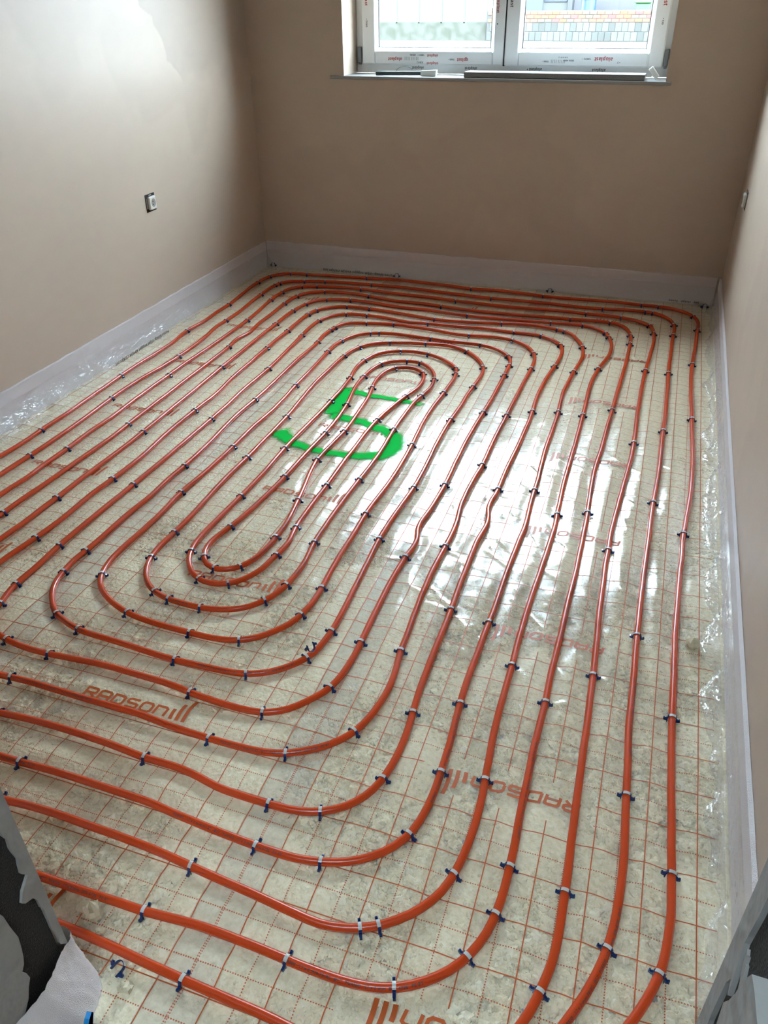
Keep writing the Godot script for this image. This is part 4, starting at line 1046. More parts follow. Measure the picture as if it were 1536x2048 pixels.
func spray(lift: float) -> ArrayMesh:
	# the figure is one sprayed stroke: x, z, half width; its edges thin out
	var key := [[-0.813, -2.907, 0.010], [-0.934, -2.920, 0.013], [-1.007, -2.923, 0.014], [-1.135, -2.941, 0.016], [-1.186, -2.985, 0.020], [-1.182, -2.906, 0.027], [-1.168, -2.775, 0.030], [-1.172, -2.700, 0.027], [-1.087, -2.694, 0.021], [-1.020, -2.682, 0.020], [-0.946, -2.650, 0.022], [-0.897, -2.630, 0.023], [-0.850, -2.588, 0.028], [-0.832, -2.523, 0.030], [-0.845, -2.462, 0.029], [-0.885, -2.432, 0.025], [-0.933, -2.415, 0.021], [-1.017, -2.405, 0.017], [-1.118, -2.408, 0.016], [-1.209, -2.435, 0.019], [-1.270, -2.472, 0.025], [-1.316, -2.517, 0.034]]
	var pts := []
	for part: Array in [[0, 4], [4, 7], [7, 21]]:         # three strokes meeting in corners
		var run := []
		for k in range(part[0], part[1]):
			for t in 6:
				var a: Array = key[maxi(k - 1, part[0])]
				var b: Array = key[k]
				var c: Array = key[k + 1]
				var d: Array = key[mini(k + 2, part[1])]
				var q := Vector2(b[0], b[1]).cubic_interpolate(Vector2(c[0], c[1]), Vector2(a[0], a[1]), Vector2(d[0], d[1]), t / 6.0)
				run.append([q, lerpf(b[2], c[2], t / 6.0)])
		run.append([Vector2(key[part[1]][0], key[part[1]][1]), key[part[1]][2]])
		pts.append(run)
	var m := MB.new()
	var nz := noise(60, 40.0)
	var across := [-1.75, -1.25, -0.9, -0.5, 0.0, 0.5, 0.9, 1.25, 1.75]
	var paint := Color(0.0, 0.56, 0.07)
	var layer := 0
	for run: Array in pts:
		var k0 := m.v.size()
		var cnt := run.size()
		layer += 1
		for k in cnt:
			var p: Vector2 = run[k][0]
			var t: Vector2 = (run[mini(k + 1, cnt - 1)][0] - run[maxi(k - 1, 0)][0]).normalized()
			var s := Vector2(-t.y, t.x)
			var ends := smoothstep(-0.4, 2.5, minf(k, cnt - 1 - k))
			for f: float in across:
				var q: Vector2 = p + s * run[k][1] * f * (0.75 + 0.25 * ends)
				m.vert(Vector3(q.x, foil_y(q.x, q.y) + lift + layer * 0.00015, q.y), Vector3.UP)
				var al := smoothstep(1.7, 0.65, absf(f) + 0.3 * nz.get_noise_2d(q.x, q.y)) * ends
				m.c.append(Color(paint.r, paint.g, paint.b, al))
		for k in cnt - 1:
			for f in 8:
				var a := k0 + k * 9 + f
				m.tri(a, a + 10, a + 9)
				m.tri(a, a + 1, a + 10)
	return m.mesh(true)

func pipe_y(mm: float) -> float:
	return 0.0098 + 0.0010 * sin(mm * 0.011) + 0.0006 * sin(mm * 0.0047 + 1.0)

func build_pipe() -> void:
	var p := PackedVector3Array()
	for k in range(0, path.size(), 5): p.append(Vector3(path[k].x, pipe_y(k * 5.0), path[k].y))
	var m := MB.new()
	m.tube(p, 0.0085, 14)
	var root := base("heating_pipe", Vector3(-0.25, 0, 0.9))
	tag(root, "orange-red plastic underfloor heating pipe wound in a long double spiral", "pipe")
	put("tube", m, M.pipe, root).position = -root.position
	# black print that runs along one side of the pipe
	var t := TextMesh.new()
	var f := SystemFont.new()
	f.font_names = PackedStringArray(["Droid Sans"])
	f.font_weight = 700
	t.font = f
	t.text = "PURMO   17 x 2 mm PE-RT   Ø17   PURMO   17 x 2 mm  DIN 4726   PE-RT"
	t.font_size = 32
	t.pixel_size = 0.0078 / 32.0
	t.depth = 0.0
	t.curve_step = 6.0
	t.horizontal_alignment = HORIZONTAL_ALIGNMENT_LEFT
	var arr := t.surface_get_arrays(0)
	var tv: PackedVector3Array = arr[Mesh.ARRAY_VERTEX]
	var tn: PackedVector3Array = arr[Mesh.ARRAY_NORMAL]
	var ti: PackedInt32Array = arr[Mesh.ARRAY_INDEX]
	var print_m := MB.new()
	var total := path.size() * 5.0
	var s0 := total * 0.52
	while s0 < total - 900.0:
		var c := along(s0)
		if c.y > -2.9 and c.y < -0.3:
			var k0 := print_m.v.size()
			for k in tv.size():
				var mm := s0 - tv[k].x * 1000.0
				var q := along(mm)
				var h := heading(mm)
				var left := Vector3(h.y, 0, -h.x)
				var a := 0.62 - tv[k].y / 0.0085
				var nn := Vector3.UP * cos(a) + left * sin(a)
				print_m.vert(Vector3(q.x, pipe_y(mm), q.y) + nn * 0.00862, nn)
			for k in range(0, ti.size(), 3):
				if tn[ti[k]].z > -0.5:
					print_m.i.append(k0 + ti[k]); print_m.i.append(k0 + ti[k + 1]); print_m.i.append(k0 + ti[k + 2])
		s0 += 620.0
	var pr := put("printed_text", print_m, M.black_print, root)
	pr.position = -root.position

func clip_arch() -> MB:
	var m := MB.new()
	var prof := []                                        # outer, inner outline of the strap in the x-y plane
	for k in 13:
		var a := PI * k / 12.0
		prof.append([Vector2(cos(a) * 0.0108, 0.0105 + sin(a) * 0.0104), Vector2(cos(a) * 0.0089, 0.0105 + sin(a) * 0.0088)])
	prof.push_front([Vector2(0.0108, -0.003), Vector2(0.0090, -0.003)])
	prof.append([Vector2(-0.0108, -0.003), Vector2(-0.0090, -0.003)])
	var w := 0.0031
	for k in prof.size() - 1:
		var a: Vector2 = prof[k][0]
		var b: Vector2 = prof[k + 1][0]
		var c: Vector2 = prof[k][1]
		var d: Vector2 = prof[k + 1][1]
		m.quad(Vector3(a.x, a.y, w), Vector3(a.x, a.y, -w), Vector3(b.x, b.y, -w), Vector3(b.x, b.y, w))
		m.quad(Vector3(c.x, c.y, -w), Vector3(c.x, c.y, w), Vector3(d.x, d.y, w), Vector3(d.x, d.y, -w))
		m.quad(Vector3(a.x, a.y, w), Vector3(b.x, b.y, w), Vector3(d.x, d.y, w), Vector3(c.x, c.y, w))
		m.quad(Vector3(b.x, b.y, -w), Vector3(a.x, a.y, -w), Vector3(c.x, c.y, -w), Vector3(d.x, d.y, -w))
	return m
func clip_tape() -> MB:                                   # scrap of the white tape that held the clips in their magazine
	var m := MB.new()
	var w := 0.0035
	for k in 6:
		var a0 := deg_to_rad(48.0 + k * 14.0)
		var a1 := a0 + deg_to_rad(14.0)
		var p := Vector2(cos(a0) * 0.0112, 0.0105 + sin(a0) * 0.0108)
		var q := Vector2(cos(a1) * 0.0112, 0.0105 + sin(a1) * 0.0108)
		m.quad(Vector3(p.x, p.y, w), Vector3(p.x, p.y, -w), Vector3(q.x, q.y, -w), Vector3(q.x, q.y, w))
		m.quad(Vector3(p.x, p.y, w), Vector3(q.x, q.y, w), Vector3(q.x * 0.97, q.y - 0.0004, w), Vector3(p.x * 0.97, p.y - 0.0004, w))
		m.quad(Vector3(q.x, q.y, -w), Vector3(p.x, p.y, -w), Vector3(p.x * 0.97, p.y - 0.0004, -w), Vector3(q.x * 0.97, q.y - 0.0004, -w))
	return m
func clip_lug(s: float) -> MB:                            # the barbed foot beside the strap
	var m := MB.new()
	var o := PackedVector2Array([Vector2(0.0100, 0.0010), Vector2(0.0150, 0.0012), Vector2(0.0192, 0.0035), Vector2(0.0188, 0.0085), Vector2(0.0160, 0.0092), Vector2(0.0152, 0.0062), Vector2(0.0105, 0.0100)])
	if s < 0:
		var r := PackedVector2Array()
		for k in o.size(): r.append(Vector2(-o[o.size() - 1 - k].x, o[o.size() - 1 - k].y))
		o = r
	m.slab(o, 0.0052, Transform3D(Basis(), Vector3(0, 0, -0.0026)))
	return m

func build_clips() -> void:
	var root := base("pipe_clip")
	put("strap", clip_arch(), M.clip, root)
	put("tape", clip_tape(), mat(lin(0.52, 0.52, 0.48), 0.35), root).set_meta("label", "scrap of whitish tape")
	put("lug", clip_lug(1), M.clip, root)
	put("lug", clip_lug(-1), M.clip, root)
	tag(root, "dark blue plastic clip pinning the heating pipe to the foil", "clip", "clips on the heating pipe")
	rng.seed = 77
	var first := true
	var made := []
	for mm: int in CLIP_MM:
		var o := root
		if not first:
			o = root.duplicate()
			o.name = numbered("pipe_clip")
			add_child(o, true)
		first = false
		made.append(o)
		var p := along(mm)
		var t := heading(mm)
		var zax := Vector3(t.x, 0, t.y)
		var tilt := rng.randf_range(-0.16, 0.16)
		var bas := Basis(Vector3.UP.cross(zax), Vector3.UP, zax) * Basis(Vector3.BACK, tilt) * Basis(Vector3.UP, rng.randf_range(-0.12, 0.12))
		var yy := pipe_y(mm) + 0.0004
		o.transform = Transform3D(bas, Vector3(p.x, yy, p.y) - bas * Vector3(0, 0.0105, 0))
	label_clips(made)
	# clips without a pipe
	for q: Array in [[-2.300, -4.545, 0.1, "in the corner by the damp-patched wall"], [-1.477, -4.552, 0.15, "at the window wall near the printed words"], [-0.547, -4.530, -0.1, "at the window wall touching the pipe"], [0.292, -4.500, 0.2, "in the corner by the plain side wall"]]:
		var o := root.duplicate()
		o.name = numbered("pipe_clip")
		add_child(o, true)
		o.transform = Transform3D(Basis(Vector3.UP, q[2]).scaled(Vector3.ONE * 1.15), Vector3(q[0], 0.010, q[1]))
		tag(o, "empty dark clip standing " + q[3], "clip", "clips without a pipe")
	var l := root.duplicate()
	l.name = numbered("pipe_clip")
	add_child(l, true)
	l.transform = Transform3D(Basis(Vector3.UP, -0.5) * Basis(Vector3.RIGHT, -1.2), Vector3(-0.700, 0.006, -0.522))
	tag(l, "loose blue clip lying flat on the foil by the door jamb", "clip", "clips without a pipe")
	var u := root.duplicate()
	u.name = numbered("pipe_clip")
	add_child(u, true)
	u.transform = Transform3D(Basis(Vector3.UP, 1.1) * Basis(Vector3.RIGHT, PI - 0.35), Vector3(-0.684, 0.042, -1.372))
	tag(u, "blue clip stuck upside down with both prongs in the air", "clip", "clips without a pipe")

# a strip of edge insulation: foam band on the wall and a crinkled clear skirt hung from it
# u runs along the wall (origin at its start), out points into the room
func edge_strip(called_label: String, start: Vector3, dir: Vector3, out: Vector3, length: float, seed_: int, bulge: float) -> Node3D:
	var root := base("edge_strip", start)
	tag(root, called_label, "edge strip", "edge insulation strips")
	var nz := noise(seed_, 4.0, FastNoiseLite.TYPE_SIMPLEX_SMOOTH, 2)
	var nf := noise(seed_ + 1, 30.0, FastNoiseLite.TYPE_SIMPLEX_SMOOTH, 3)
	nf.fractal_type = FastNoiseLite.FRACTAL_RIDGED
	var m := MB.new()
	var steps := int(length / 0.05)
	var flip := dir.cross(Vector3.UP).dot(out) < 0
	for k in steps:
		for e in [[0.0, 0.008, 0.154, 0.008], [0.154, 0.008, 0.156, 0.0]]:
			var q := []
			for c: Array in [[k, e[0], e[1]], [k + 1, e[0], e[1]], [k + 1, e[2], e[3]], [k, e[2], e[3]]]:
				var s: float = c[0] * length / steps
				q.append(dir * s + Vector3.UP * (c[1] + (0.003 * nz.get_noise_1d(s * 3.0) if c[1] > 0.1 else 0.0)) + out * (c[2] + 0.0015 * (1.0 + nz.get_noise_1d(s * 2.0 + 9.0)) * (1.0 if c[2] > 0.001 else 0.0)))
			if flip: q.reverse()
			m.quad(q[0], q[1], q[2], q[3])
	put("foam_band", m, M.pe_foam, root)
	var w := MB.new()
	var nu := int(length / 0.005)
	var nv := 36
	var P := func(i: int, j: int) -> Vector3:
		var s := i * length / nu
		var t := float(j) / nv
		var belly := clampf(0.75 + 0.9 * nz.get_noise_1d(s * 1.1 + 40.0), 0.25, 1.5)
		var sl := t * 5.0                                 # hangs, swells out, drops and flares on the floor
		var j0 := mini(int(sl), 4)
		var key := [Vector2(0.0105, 0.106), Vector2(0.0125, 0.080), Vector2(0.022, 0.055), Vector2(0.038, 0.034), Vector2(0.043, 0.014), Vector2(0.052 + bulge, 0.0035)]
		var q: Vector2 = key[j0].cubic_interpolate(key[j0 + 1], key[maxi(j0 - 1, 0)], key[mini(j0 + 2, 5)], sl - j0)
		var env := smoothstep(0.06, 0.3, t) * smoothstep(1.04, 0.9, t)
		var cr := 0.0036 * nf.get_noise_2d(s * 0.40 + t * 0.3, t * 0.22) + 0.0022 * nf.get_noise_2d(s * 1.1 - t * 0.5, t * 0.45 + 4.0)
		var o := 0.0105 + (q.x - 0.0105) * belly + env * cr
		return dir * s + Vector3.UP * maxf(0.003, q.y + env * (cr * 0.8 + 0.004 * nz.get_noise_2d(s * 2.0, 9.0))) + out * maxf(0.0105, o)
	var pos := []
	for i in nu + 1:
		for j in nv + 1: pos.append(P.call(i, j))
	for i in nu + 1:
		for j in nv + 1:
			var du: Vector3 = pos[mini(i + 1, nu) * (nv + 1) + j] - pos[maxi(i - 1, 0) * (nv + 1) + j]
			var dv: Vector3 = pos[i * (nv + 1) + mini(j + 1, nv)] - pos[i * (nv + 1) + maxi(j - 1, 0)]
			var nn := dv.cross(du).normalized()
			if nn.dot(out) < 0: nn = -nn
			w.vert(pos[i * (nv + 1) + j], nn)
	for i in nu:
		for j in nv:
			var a := i * (nv + 1) + j
			if flip:
				w.tri(a, a + nv + 1, a + nv + 2); w.tri(a, a + nv + 2, a + 1)
			else:
				w.tri(a, a + nv + 2, a + nv + 1); w.tri(a, a + 1, a + nv + 2)
	put("film_skirt", w, M.skirt, root)
	return root

func strip_print(root: Node3D, s: String, at: Vector3, right: Vector3, out: Vector3, size: float) -> void:
	text(s, size, M.black_print, Transform3D(Basis(right, out.cross(right), out), at), "printed_text", root)

func build_edge_strips() -> void:
	var words := "Purmo Group rolljet noppjet klettjet clickjet tais"
	var a := edge_strip("white foam edge strip with crinkled clear skirt along the damp-patched wall", Vector3(XL + 0.001, 0, ZF - 0.02), Vector3(0, 0, -1), Vector3.RIGHT, 4.06, 70, 0.0)
	strip_print(a, words, Vector3(0.052, 0.020, -2.58), Vector3(0, 0, 1), Vector3(1, 0, 0), 0.020)
	var b := edge_strip("white foam edge strip along the foot of the window wall", Vector3(XL + 0.01, 0, ZB), Vector3.RIGHT, Vector3(0, 0, 1), 2.68, 72, 0.0)
	strip_print(b, words, Vector3(0.63, 0.022, 0.050), Vector3(-1, 0, 0), Vector3(0, 0, 1), 0.020)
	strip_print(b, "tais    clickjet    Purmo", Vector3(2.53, 0.026, 0.050), Vector3(-1, 0, 0), Vector3(0, 0, 1), 0.015)
	edge_strip("white foam edge strip with crinkled clear skirt along the plain side wall", Vector3(XR - 0.001, 0, ZF - 0.02), Vector3(0, 0, -1), Vector3.LEFT, 4.06, 74, 0.006)

func jagged(from: Vector2, to: Vector2, n: int, amp: float, seed_: int) -> PackedVector2Array:
	var r := RandomNumberGenerator.new()
	r.seed = seed_
	var out := PackedVector2Array()
	var nrm := (to - from).orthogonal().normalized()
	for k in n: out.append(from.lerp(to, (k + 0.5) / n + r.randf_range(-0.2, 0.2) / n) + nrm * r.randf_range(-amp, amp))
	return out

func build_doorway() -> void:
	# room-side plaster coat; its broken edge shows along both jambs
	var pl := MB.new()
	pl.box(Vector3(XL, 0.15, ZF), Vector3(JL - 0.01, CEIL, ZF + 0.014))
	pl.box(Vector3(JR + 0.01, 0.15, ZF), Vector3(XR, CEIL, ZF + 0.014))
	structure(put("wall_front_plaster", pl, M.plaster), "plaster coat on the doorway wall")
	# left jamb: plaster lip with a ragged inner edge (outline in z, y on the jamb face)
	var face := Transform3D(Basis(Vector3(0, 0, -1), Vector3.UP, Vector3.RIGHT), Vector3(JL, 0, 0))
	var lip := MB.new()
	var o := PackedVector2Array([Vector2(0.4845, 0.150), Vector2(0.4845, 2.1)])
	o.append(Vector2(0.462, 2.1))
	o.append_array(jagged(Vector2(0.460, 2.08), Vector2(0.452, 0.52), 34, 0.006, 5))
	o.append_array(jagged(Vector2(0.462, 0.50), Vector2(0.466, 0.36), 9, 0.004, 6))
	o.append_array(PackedVector2Array([Vector2(0.452, 0.350), Vector2(0.444, 0.333), Vector2(0.449, 0.325), Vector2(0.462, 0.318)]))
	o.append_array(jagged(Vector2(0.468, 0.31), Vector2(0.474, 0.16), 14, 0.0022, 7))
	lip.slab(o, 0.005, face)
	put("plaster_lip", lip, M.raw_plaster, front)
	var patch := MB.new()
	o = PackedVector2Array([Vector2(0.285, 0.02), Vector2(0.352, 0.02)])
	o.append_array(PackedVector2Array([Vector2(0.362, 0.10), Vector2(0.372, 0.146), Vector2(0.388, 0.165), Vector2(0.396, 0.185), Vector2(0.404, 0.198), Vector2(0.402, 0.215), Vector2(0.397, 0.226), Vector2(0.405, 0.236), Vector2(0.409, 0.25), Vector2(0.413, 0.275), Vector2(0.415, 0.295), Vector2(0.411, 0.33), Vector2(0.409, 0.36), Vector2(0.40, 0.395), Vector2(0.39, 0.45)]))
	o.append_array(jagged(Vector2(0.385, 0.46), Vector2(0.37, 1.9), 20, 0.008, 8))
	o.append(Vector2(0.285, 1.9))
	patch.slab(o, 0.010, face)
	put("plaster_patch", patch, M.raw_plaster, front)
	# right jamb
	var face2 := Transform3D(Basis(Vector3(0, 0, 1), Vector3.UP, Vector3.LEFT), Vector3(JR, 0, 0))
	lip = MB.new()
	o = PackedVector2Array([Vector2(-0.462, 0.02)])
	o.append_array(jagged(Vector2(-0.460, 0.05), Vector2(-0.456, 0.69), 18, 0.003, 15))
	o.append_array(PackedVector2Array([Vector2(-0.452, 0.69), Vector2(-0.444, 0.675), Vector2(-0.450, 0.71)]))
	o.append_array(jagged(Vector2(-0.455, 0.72), Vector2(-0.448, 2.1), 30, 0.004, 16))
	o.append(Vector2(-0.4845, 2.1))
	o.append(Vector2(-0.4845, 0.02))
	lip.slab(o, 0.005, face2)
	put("plaster_lip", lip, M.raw_plaster, front)
	patch = MB.new()
	o = PackedVector2Array([Vector2(-0.285, 0.02), Vector2(-0.285, 0.80), Vector2(-0.35, 0.80), Vector2(-0.385, 0.795), Vector2(-0.402, 0.79), Vector2(-0.412, 0.76), Vector2(-0.414, 0.735), Vector2(-0.420, 0.71), Vector2(-0.428, 0.69), Vector2(-0.424, 0.67), Vector2(-0.419, 0.64)])
	o.append_array(jagged(Vector2(-0.415, 0.63), Vector2(-0.40, 0.05), 14, 0.005, 18))
	o.reverse()
	patch.slab(o, 0.012, face2)
	put("plaster_patch", patch, M.raw_plaster, front)
	rng.seed = 31
	for k in 14:                                           # smears of plaster left on the rough block
		var m := MB.new()
		var c := Vector2(rng.randf_range(-0.45, -0.34), rng.randf_range(0.70, 1.0) if k % 2 == 0 else rng.randf_range(0.45, 0.8))
		var q := PackedVector2Array()
		for j in 9:
			var an := TAU * j / 9.0
			q.append(c + Vector2(cos(an) * 0.005, sin(an) * 0.017).rotated(0.3) * rng.randf_range(0.5, 1.2))
		m.slab(q, 0.003, face2)
		put("plaster_smear", m, M.raw_plaster, front)
	# foam strip that wraps round the left jamb and bulges away from it
	var root := base("edge_strip", Vector3(JL, 0, ZF))
	tag(root, "white foam edge strip bulging round the foot of the door jamb", "edge strip", "edge insulation strips")
	var pts := [Vector2(-1.0, -0.012), Vector2(-0.5, -0.012), Vector2(-0.2, -0.014), Vector2(-0.08, -0.018), Vector2(-0.03, -0.019), Vector2(-0.004, -0.016), Vector2(0.016, -0.004), Vector2(0.026, 0.018), Vector2(0.034, 0.045), Vector2(0.038, 0.075), Vector2(0.034, 0.11), Vector2(0.026, 0.15), Vector2(0.02, 0.2)]
	var fine := []
	for k in pts.size() - 1:
		for t in 5: fine.append(pts[k].cubic_interpolate(pts[k + 1], pts[maxi(k - 1, 0)], pts[mini(k + 2, pts.size() - 1)], t / 5.0))
	fine.append(pts[pts.size() - 1])
	var nb := noise(90, 12.0)
	var w := MB.new()
	var nv := 10
	var grid := []
	for k in fine.size():
		var p: Vector2 = fine[k]
		var tt: Vector2 = (fine[mini(k + 1, fine.size() - 1)] - fine[maxi(k - 1, 0)]).normalized()
		var on := Vector2(-tt.y, tt.x) * -1.0
		for j in nv + 1:
			var t := float(j) / nv
			var y := 0.158 * t + 0.003 * nb.get_noise_2d(k * 0.02, 3.0)
			var off := 0.014 * sin(PI * (1.0 - t) * 0.55) * (1.0 - t) - 0.018 * t * smoothstep(0.0, 0.03, p.x) + 0.003 * nb.get_noise_2d(k * 0.03, t)
			var q := p + on * off
			grid.append(Vector3(q.x, y, q.y))
	for k in fine.size():
		for j in nv + 1:
			var du: Vector3 = grid[mini(k + 1, fine.size() - 1) * (nv + 1) + j] - grid[maxi(k - 1, 0) * (nv + 1) + j]
			var dv: Vector3 = grid[k * (nv + 1) + mini(j + 1, nv)] - grid[k * (nv + 1) + maxi(j - 1, 0)]
			w.vert(grid[k * (nv + 1) + j], dv.cross(du).normalized())
	for k in fine.size() - 1:
		for j in nv:
			var a := k * (nv + 1) + j
			w.tri(a, a + nv + 2, a + nv + 1)
			w.tri(a, a + 1, a + nv + 2)
	put("foam_band", w, M.pe_foam, root)
	var root2 := base("edge_strip", Vector3(JR, 0, ZF))
	tag(root2, "white foam edge strip behind the door jamb next to the plain side wall", "edge strip", "edge insulation strips")
	w = MB.new()
	w.cbox(Vector3(0.0, 0, -0.010), Vector3(XR - JR - 0.01, 0.154, 0.0), 0.002)
	put("foam_band", w, M.pe_foam, root2)

func socket(at: Vector3, out: Vector3, side: Vector3, label: String) -> void:
	var root := base("wall_socket", at)
	tag(root, label, "socket", "wall sockets")
	var t := Transform3D(Basis(side, Vector3.UP, side.cross(Vector3.UP)), Vector3.ZERO)
	var dark := mat(lin(0.015, 0.014, 0.012), 0.9)
	var white := mat(lin(0.70, 0.67, 0.60), 0.4)
	var m := MB.new()
	m.cbox(Vector3(-0.040, -0.040, -0.001), Vector3(0.040, 0.040, 0.0015), 0.0007, t)
	put("back_box", m, dark, root)
	m = MB.new()
	m.cbox(Vector3(-0.028, -0.031, 0.001), Vector3(0.028, 0.029, 0.016), 0.004, t)
	put("insert", m, white, root)
	m = MB.new()
	var oval := PackedVector2Array()
	for k in 20: oval.append(Vector2(cos(TAU * k / 20) * 0.0175, sin(TAU * k / 20) * 0.0195))
	m.slab(oval, 0.0008, t * Transform3D(Basis(), Vector3(0.003, 0, 0.016)))
	put("well", m, mat(lin(0.30, 0.28, 0.25), 0.6), root)
	for y: float in [-0.007, 0.007]:
		m = MB.new()
		m.tube(PackedVector3Array([t * Vector3(-0.002, y, 0.0165), t * Vector3(-0.002, y, 0.0175)]), 0.003, 10)
		put("hole", m, dark, root)
	for s: float in [-1.0, 1.0]:
		m = MB.new()
		m.cbox(Vector3(s * 0.034 - 0.003, -0.024, 0.001), Vector3(s * 0.034 + 0.003, 0.024, 0.005), 0.001, t)
		put("bracket", m, mat(lin(0.35, 0.35, 0.34), 0.4), root)
	m = MB.new()
	m.cbox(Vector3(-0.012, 0.031, 0.001), Vector3(0.012, 0.037, 0.004), 0.001, t)
	put("bracket", m, mat(lin(0.25, 0.25, 0.24), 0.4), root)

func lump(c: Vector3, r: Vector3, seed_: int, mt: Material) -> MeshInstance3D:
	var nz := noise(seed_, 2.6)
	var m := MB.new()
	var rows := 6
	var cols := 9
	var q := []
	for j in rows + 1:
		for k in cols:
			var d := Vector3(sin(PI * j / rows) * cos(TAU * k / cols), cos(PI * j / rows), sin(PI * j / rows) * sin(TAU * k / cols))
			q.append(d * (1.0 + 0.9 * nz.get_noise_3dv(d * 1.1 + Vector3.ONE * 3.0)) * r)
	for j in rows:
		for k in cols:
			var e := (k + 1) % cols
			m.quad(q[j * cols + k], q[j * cols + e], q[(j + 1) * cols + e], q[(j + 1) * cols + k])
	var o := put("foam_chunk", m, mt)
	o.position = c
	return o

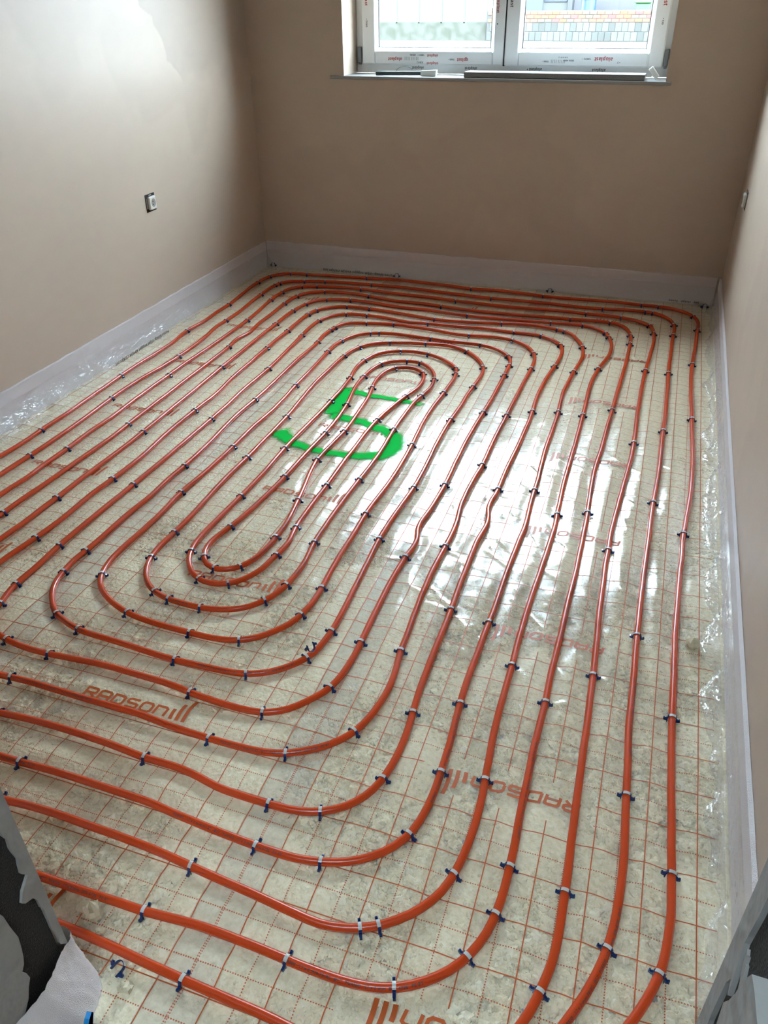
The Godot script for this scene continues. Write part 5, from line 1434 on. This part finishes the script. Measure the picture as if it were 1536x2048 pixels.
func build_small_things() -> void:
	socket(Vector3(XL, 0.622, -3.418), Vector3.RIGHT, Vector3(0, 0, -1), "unfinished white socket in the damp-patched wall")
	socket(Vector3(XR, 0.628, -4.21), Vector3.LEFT, Vector3(0, 0, 1), "unfinished white socket in the plain side wall, seen edge-on")
	var cream := mat(lin(0.66, 0.58, 0.40), 0.9)
	tag(lump(Vector3(0.262, 0.014, -1.722), Vector3(0.016, 0.016, 0.022), 3, cream), "cream foam chunk lying against the outermost pipe", "foam chunk", "loose foam chunks")
	tag(lump(Vector3(-0.800, 0.014, -0.600), Vector3(0.017, 0.024, 0.014), 8, cream), "pointed cream foam chunk under the foil by the door jamb", "foam chunk", "loose foam chunks")
	tag(lump(Vector3(-0.765, 0.008, -0.575), Vector3(0.009, 0.010, 0.008), 9, cream), "small cream foam crumb beside the pointed chunk", "foam chunk", "loose foam chunks")
	tag(lump(Vector3(-0.665, 0.008, -0.505), Vector3(0.012, 0.010, 0.010), 19, cream), "flat pale foam crumb next to the loose clip", "foam chunk", "loose foam chunks")
	# stone slab left on the sill
	var slab := base("stone_slab", Vector3(-0.663, 1.0785, -4.645))
	tag(slab, "long grey speckled stone slab lying on the window sill", "slab")
	var m := MB.new()
	m.cbox(Vector3(-0.455, 0, -0.055), Vector3(0.460, 0.024, 0.060), 0.002, Transform3D(Basis(Vector3.UP, -0.004), Vector3.ZERO))
	put("body", m, M.stone, slab)
	m = MB.new()
	m.cbox(Vector3(-0.454, 0.024, -0.054), Vector3(0.459, 0.0262, 0.059), 0.001, Transform3D(Basis(Vector3.UP, -0.004), Vector3.ZERO))
	put("polished_face", m, mat(lin(0.62, 0.64, 0.64), 0.25), slab)
	# hand tool with a grey handle and a white head
	var tool := base("hand_tool", Vector3(-1.45, 1.0785, -4.63))
	tag(tool, "grey-handled plastering tool with a white block head on the sill", "tool")
	m = MB.new()
	m.tube(PackedVector3Array([Vector3(-0.165, 0.011, 0.012), Vector3(-0.15, 0.0115, 0.012), Vector3(0.0, 0.013, 0.004), Vector3(0.085, 0.014, 0.0)]), 0.0105, 12)
	put("handle", m, mat(lin(0.05, 0.06, 0.06), 0.35), tool)
	m = MB.new()
	m.slab(PackedVector2Array([Vector2(0.088, 0.002), Vector2(0.170, 0.0), Vector2(0.174, 0.030), Vector2(0.120, 0.027), Vector2(0.090, 0.026)]), 0.03, Transform3D(Basis(), Vector3(0, 0, -0.015)))
	put("head", m, mat(lin(0.72, 0.74, 0.70), 0.5), tool)
	var loop := PackedVector3Array()
	for k in 15:
		var a := PI * k / 14.0
		loop.append(Vector3(-0.02 + cos(a) * 0.055, 0.006 + sin(a) * 0.035, -0.05))
	m = MB.new()
	m.tube(loop, 0.0016, 6)
	put("wire_loop", m, mat(lin(0.25, 0.28, 0.22), 0.5), tool)
	# white plastic block tipped against the frame
	var blk := base("plastic_block", Vector3(-0.165, 1.0785, -4.66))
	tag(blk, "small white plastic block tipped on the sill beyond the slab", "block")
	m = MB.new()
	m.cbox(Vector3(-0.011, 0, -0.02), Vector3(0.011, 0.058, 0.014), 0.002, Transform3D(Basis(Vector3.BACK, 0.72), Vector3(0.018, 0.008, 0)))
	put("body", m, mat(lin(0.70, 0.72, 0.70), 0.5), blk)
	# blue plastic strap end at the foot of the jamb
	var st := base("plastic_strap", Vector3(-0.690, 0.02, -0.412))
	tag(st, "bright blue plastic strap end lying on the foam strip at the door jamb", "strap")
	m = MB.new()
	m.slab(PackedVector2Array([Vector2(-0.014, 0.06), Vector2(-0.020, 0.045), Vector2(-0.012, 0.0), Vector2(0.05, -0.03), Vector2(0.06, -0.01), Vector2(0.012, 0.03), Vector2(-0.004, 0.058)]), 0.008, Transform3D(Basis(Vector3(0.25, 0, 0.97).normalized(), Vector3(0.1, 0.95, -0.3).normalized(), Vector3(0.92, 0.1, -0.25).normalized()).orthonormalized(), Vector3(0.012, 0, 0)))
	put("band", m, mat(lin(0.0, 0.22, 0.55), 0.3), st)

# each clip is named by the pipe run it sits on, counted from the wall beside it, and its place along that run
func label_clips(made: Array) -> void:
	var nth := ["first", "second", "third", "fourth", "fifth", "sixth", "seventh", "eighth", "ninth", "tenth", "eleventh", "twelfth", "thirteenth", "fourteenth", "fifteenth", "sixteenth"]
	var runs := {}
	for k in made.size():
		var mm: float = CLIP_MM[k]
		var p := along(mm)
		var t := heading(mm)
		var side := 0
		if absf(t.y) > absf(t.x): side = 0 if p.x > -1.04 else 1
		else: side = 2 if p.y < -2.4 else 3
		var cross := 0                                    # pipe runs between the clip and that wall
		for j in range(0, path.size() - 6, 6):
			var a := path[j]
			var b := path[j + 6]
			if side < 2:
				if (a.y - p.y) * (b.y - p.y) < 0.0 and (a.x > p.x + 0.02 if side == 0 else a.x < p.x - 0.02): cross += 1
			elif (a.x - p.x) * (b.x - p.x) < 0.0 and (a.y < p.y - 0.02 if side == 2 else (a.y > p.y + 0.02 and a.y < ZF)): cross += 1
		var id := "%d/%d" % [side, cross]
		if not runs.has(id): runs[id] = []
		runs[id].append([p.y if side < 2 else -p.x, k])
	for id: String in runs:
		var side := int(id.get_slice("/", 0))
		var n := mini(int(id.get_slice("/", 1)), 15)
		runs[id].sort()
		for j in runs[id].size():
			var from: String = ["window wall", "window wall", "plain side wall", "plain side wall"][side]
			var wall: String = ["plain side wall", "damp-patched wall", "window wall", "doorway"][side]
			made[runs[id][j][1]].set_meta("label", "%s clip from the %s on the %s pipe from the %s" % [nth[mini(j, 15)], from, nth[n], wall])
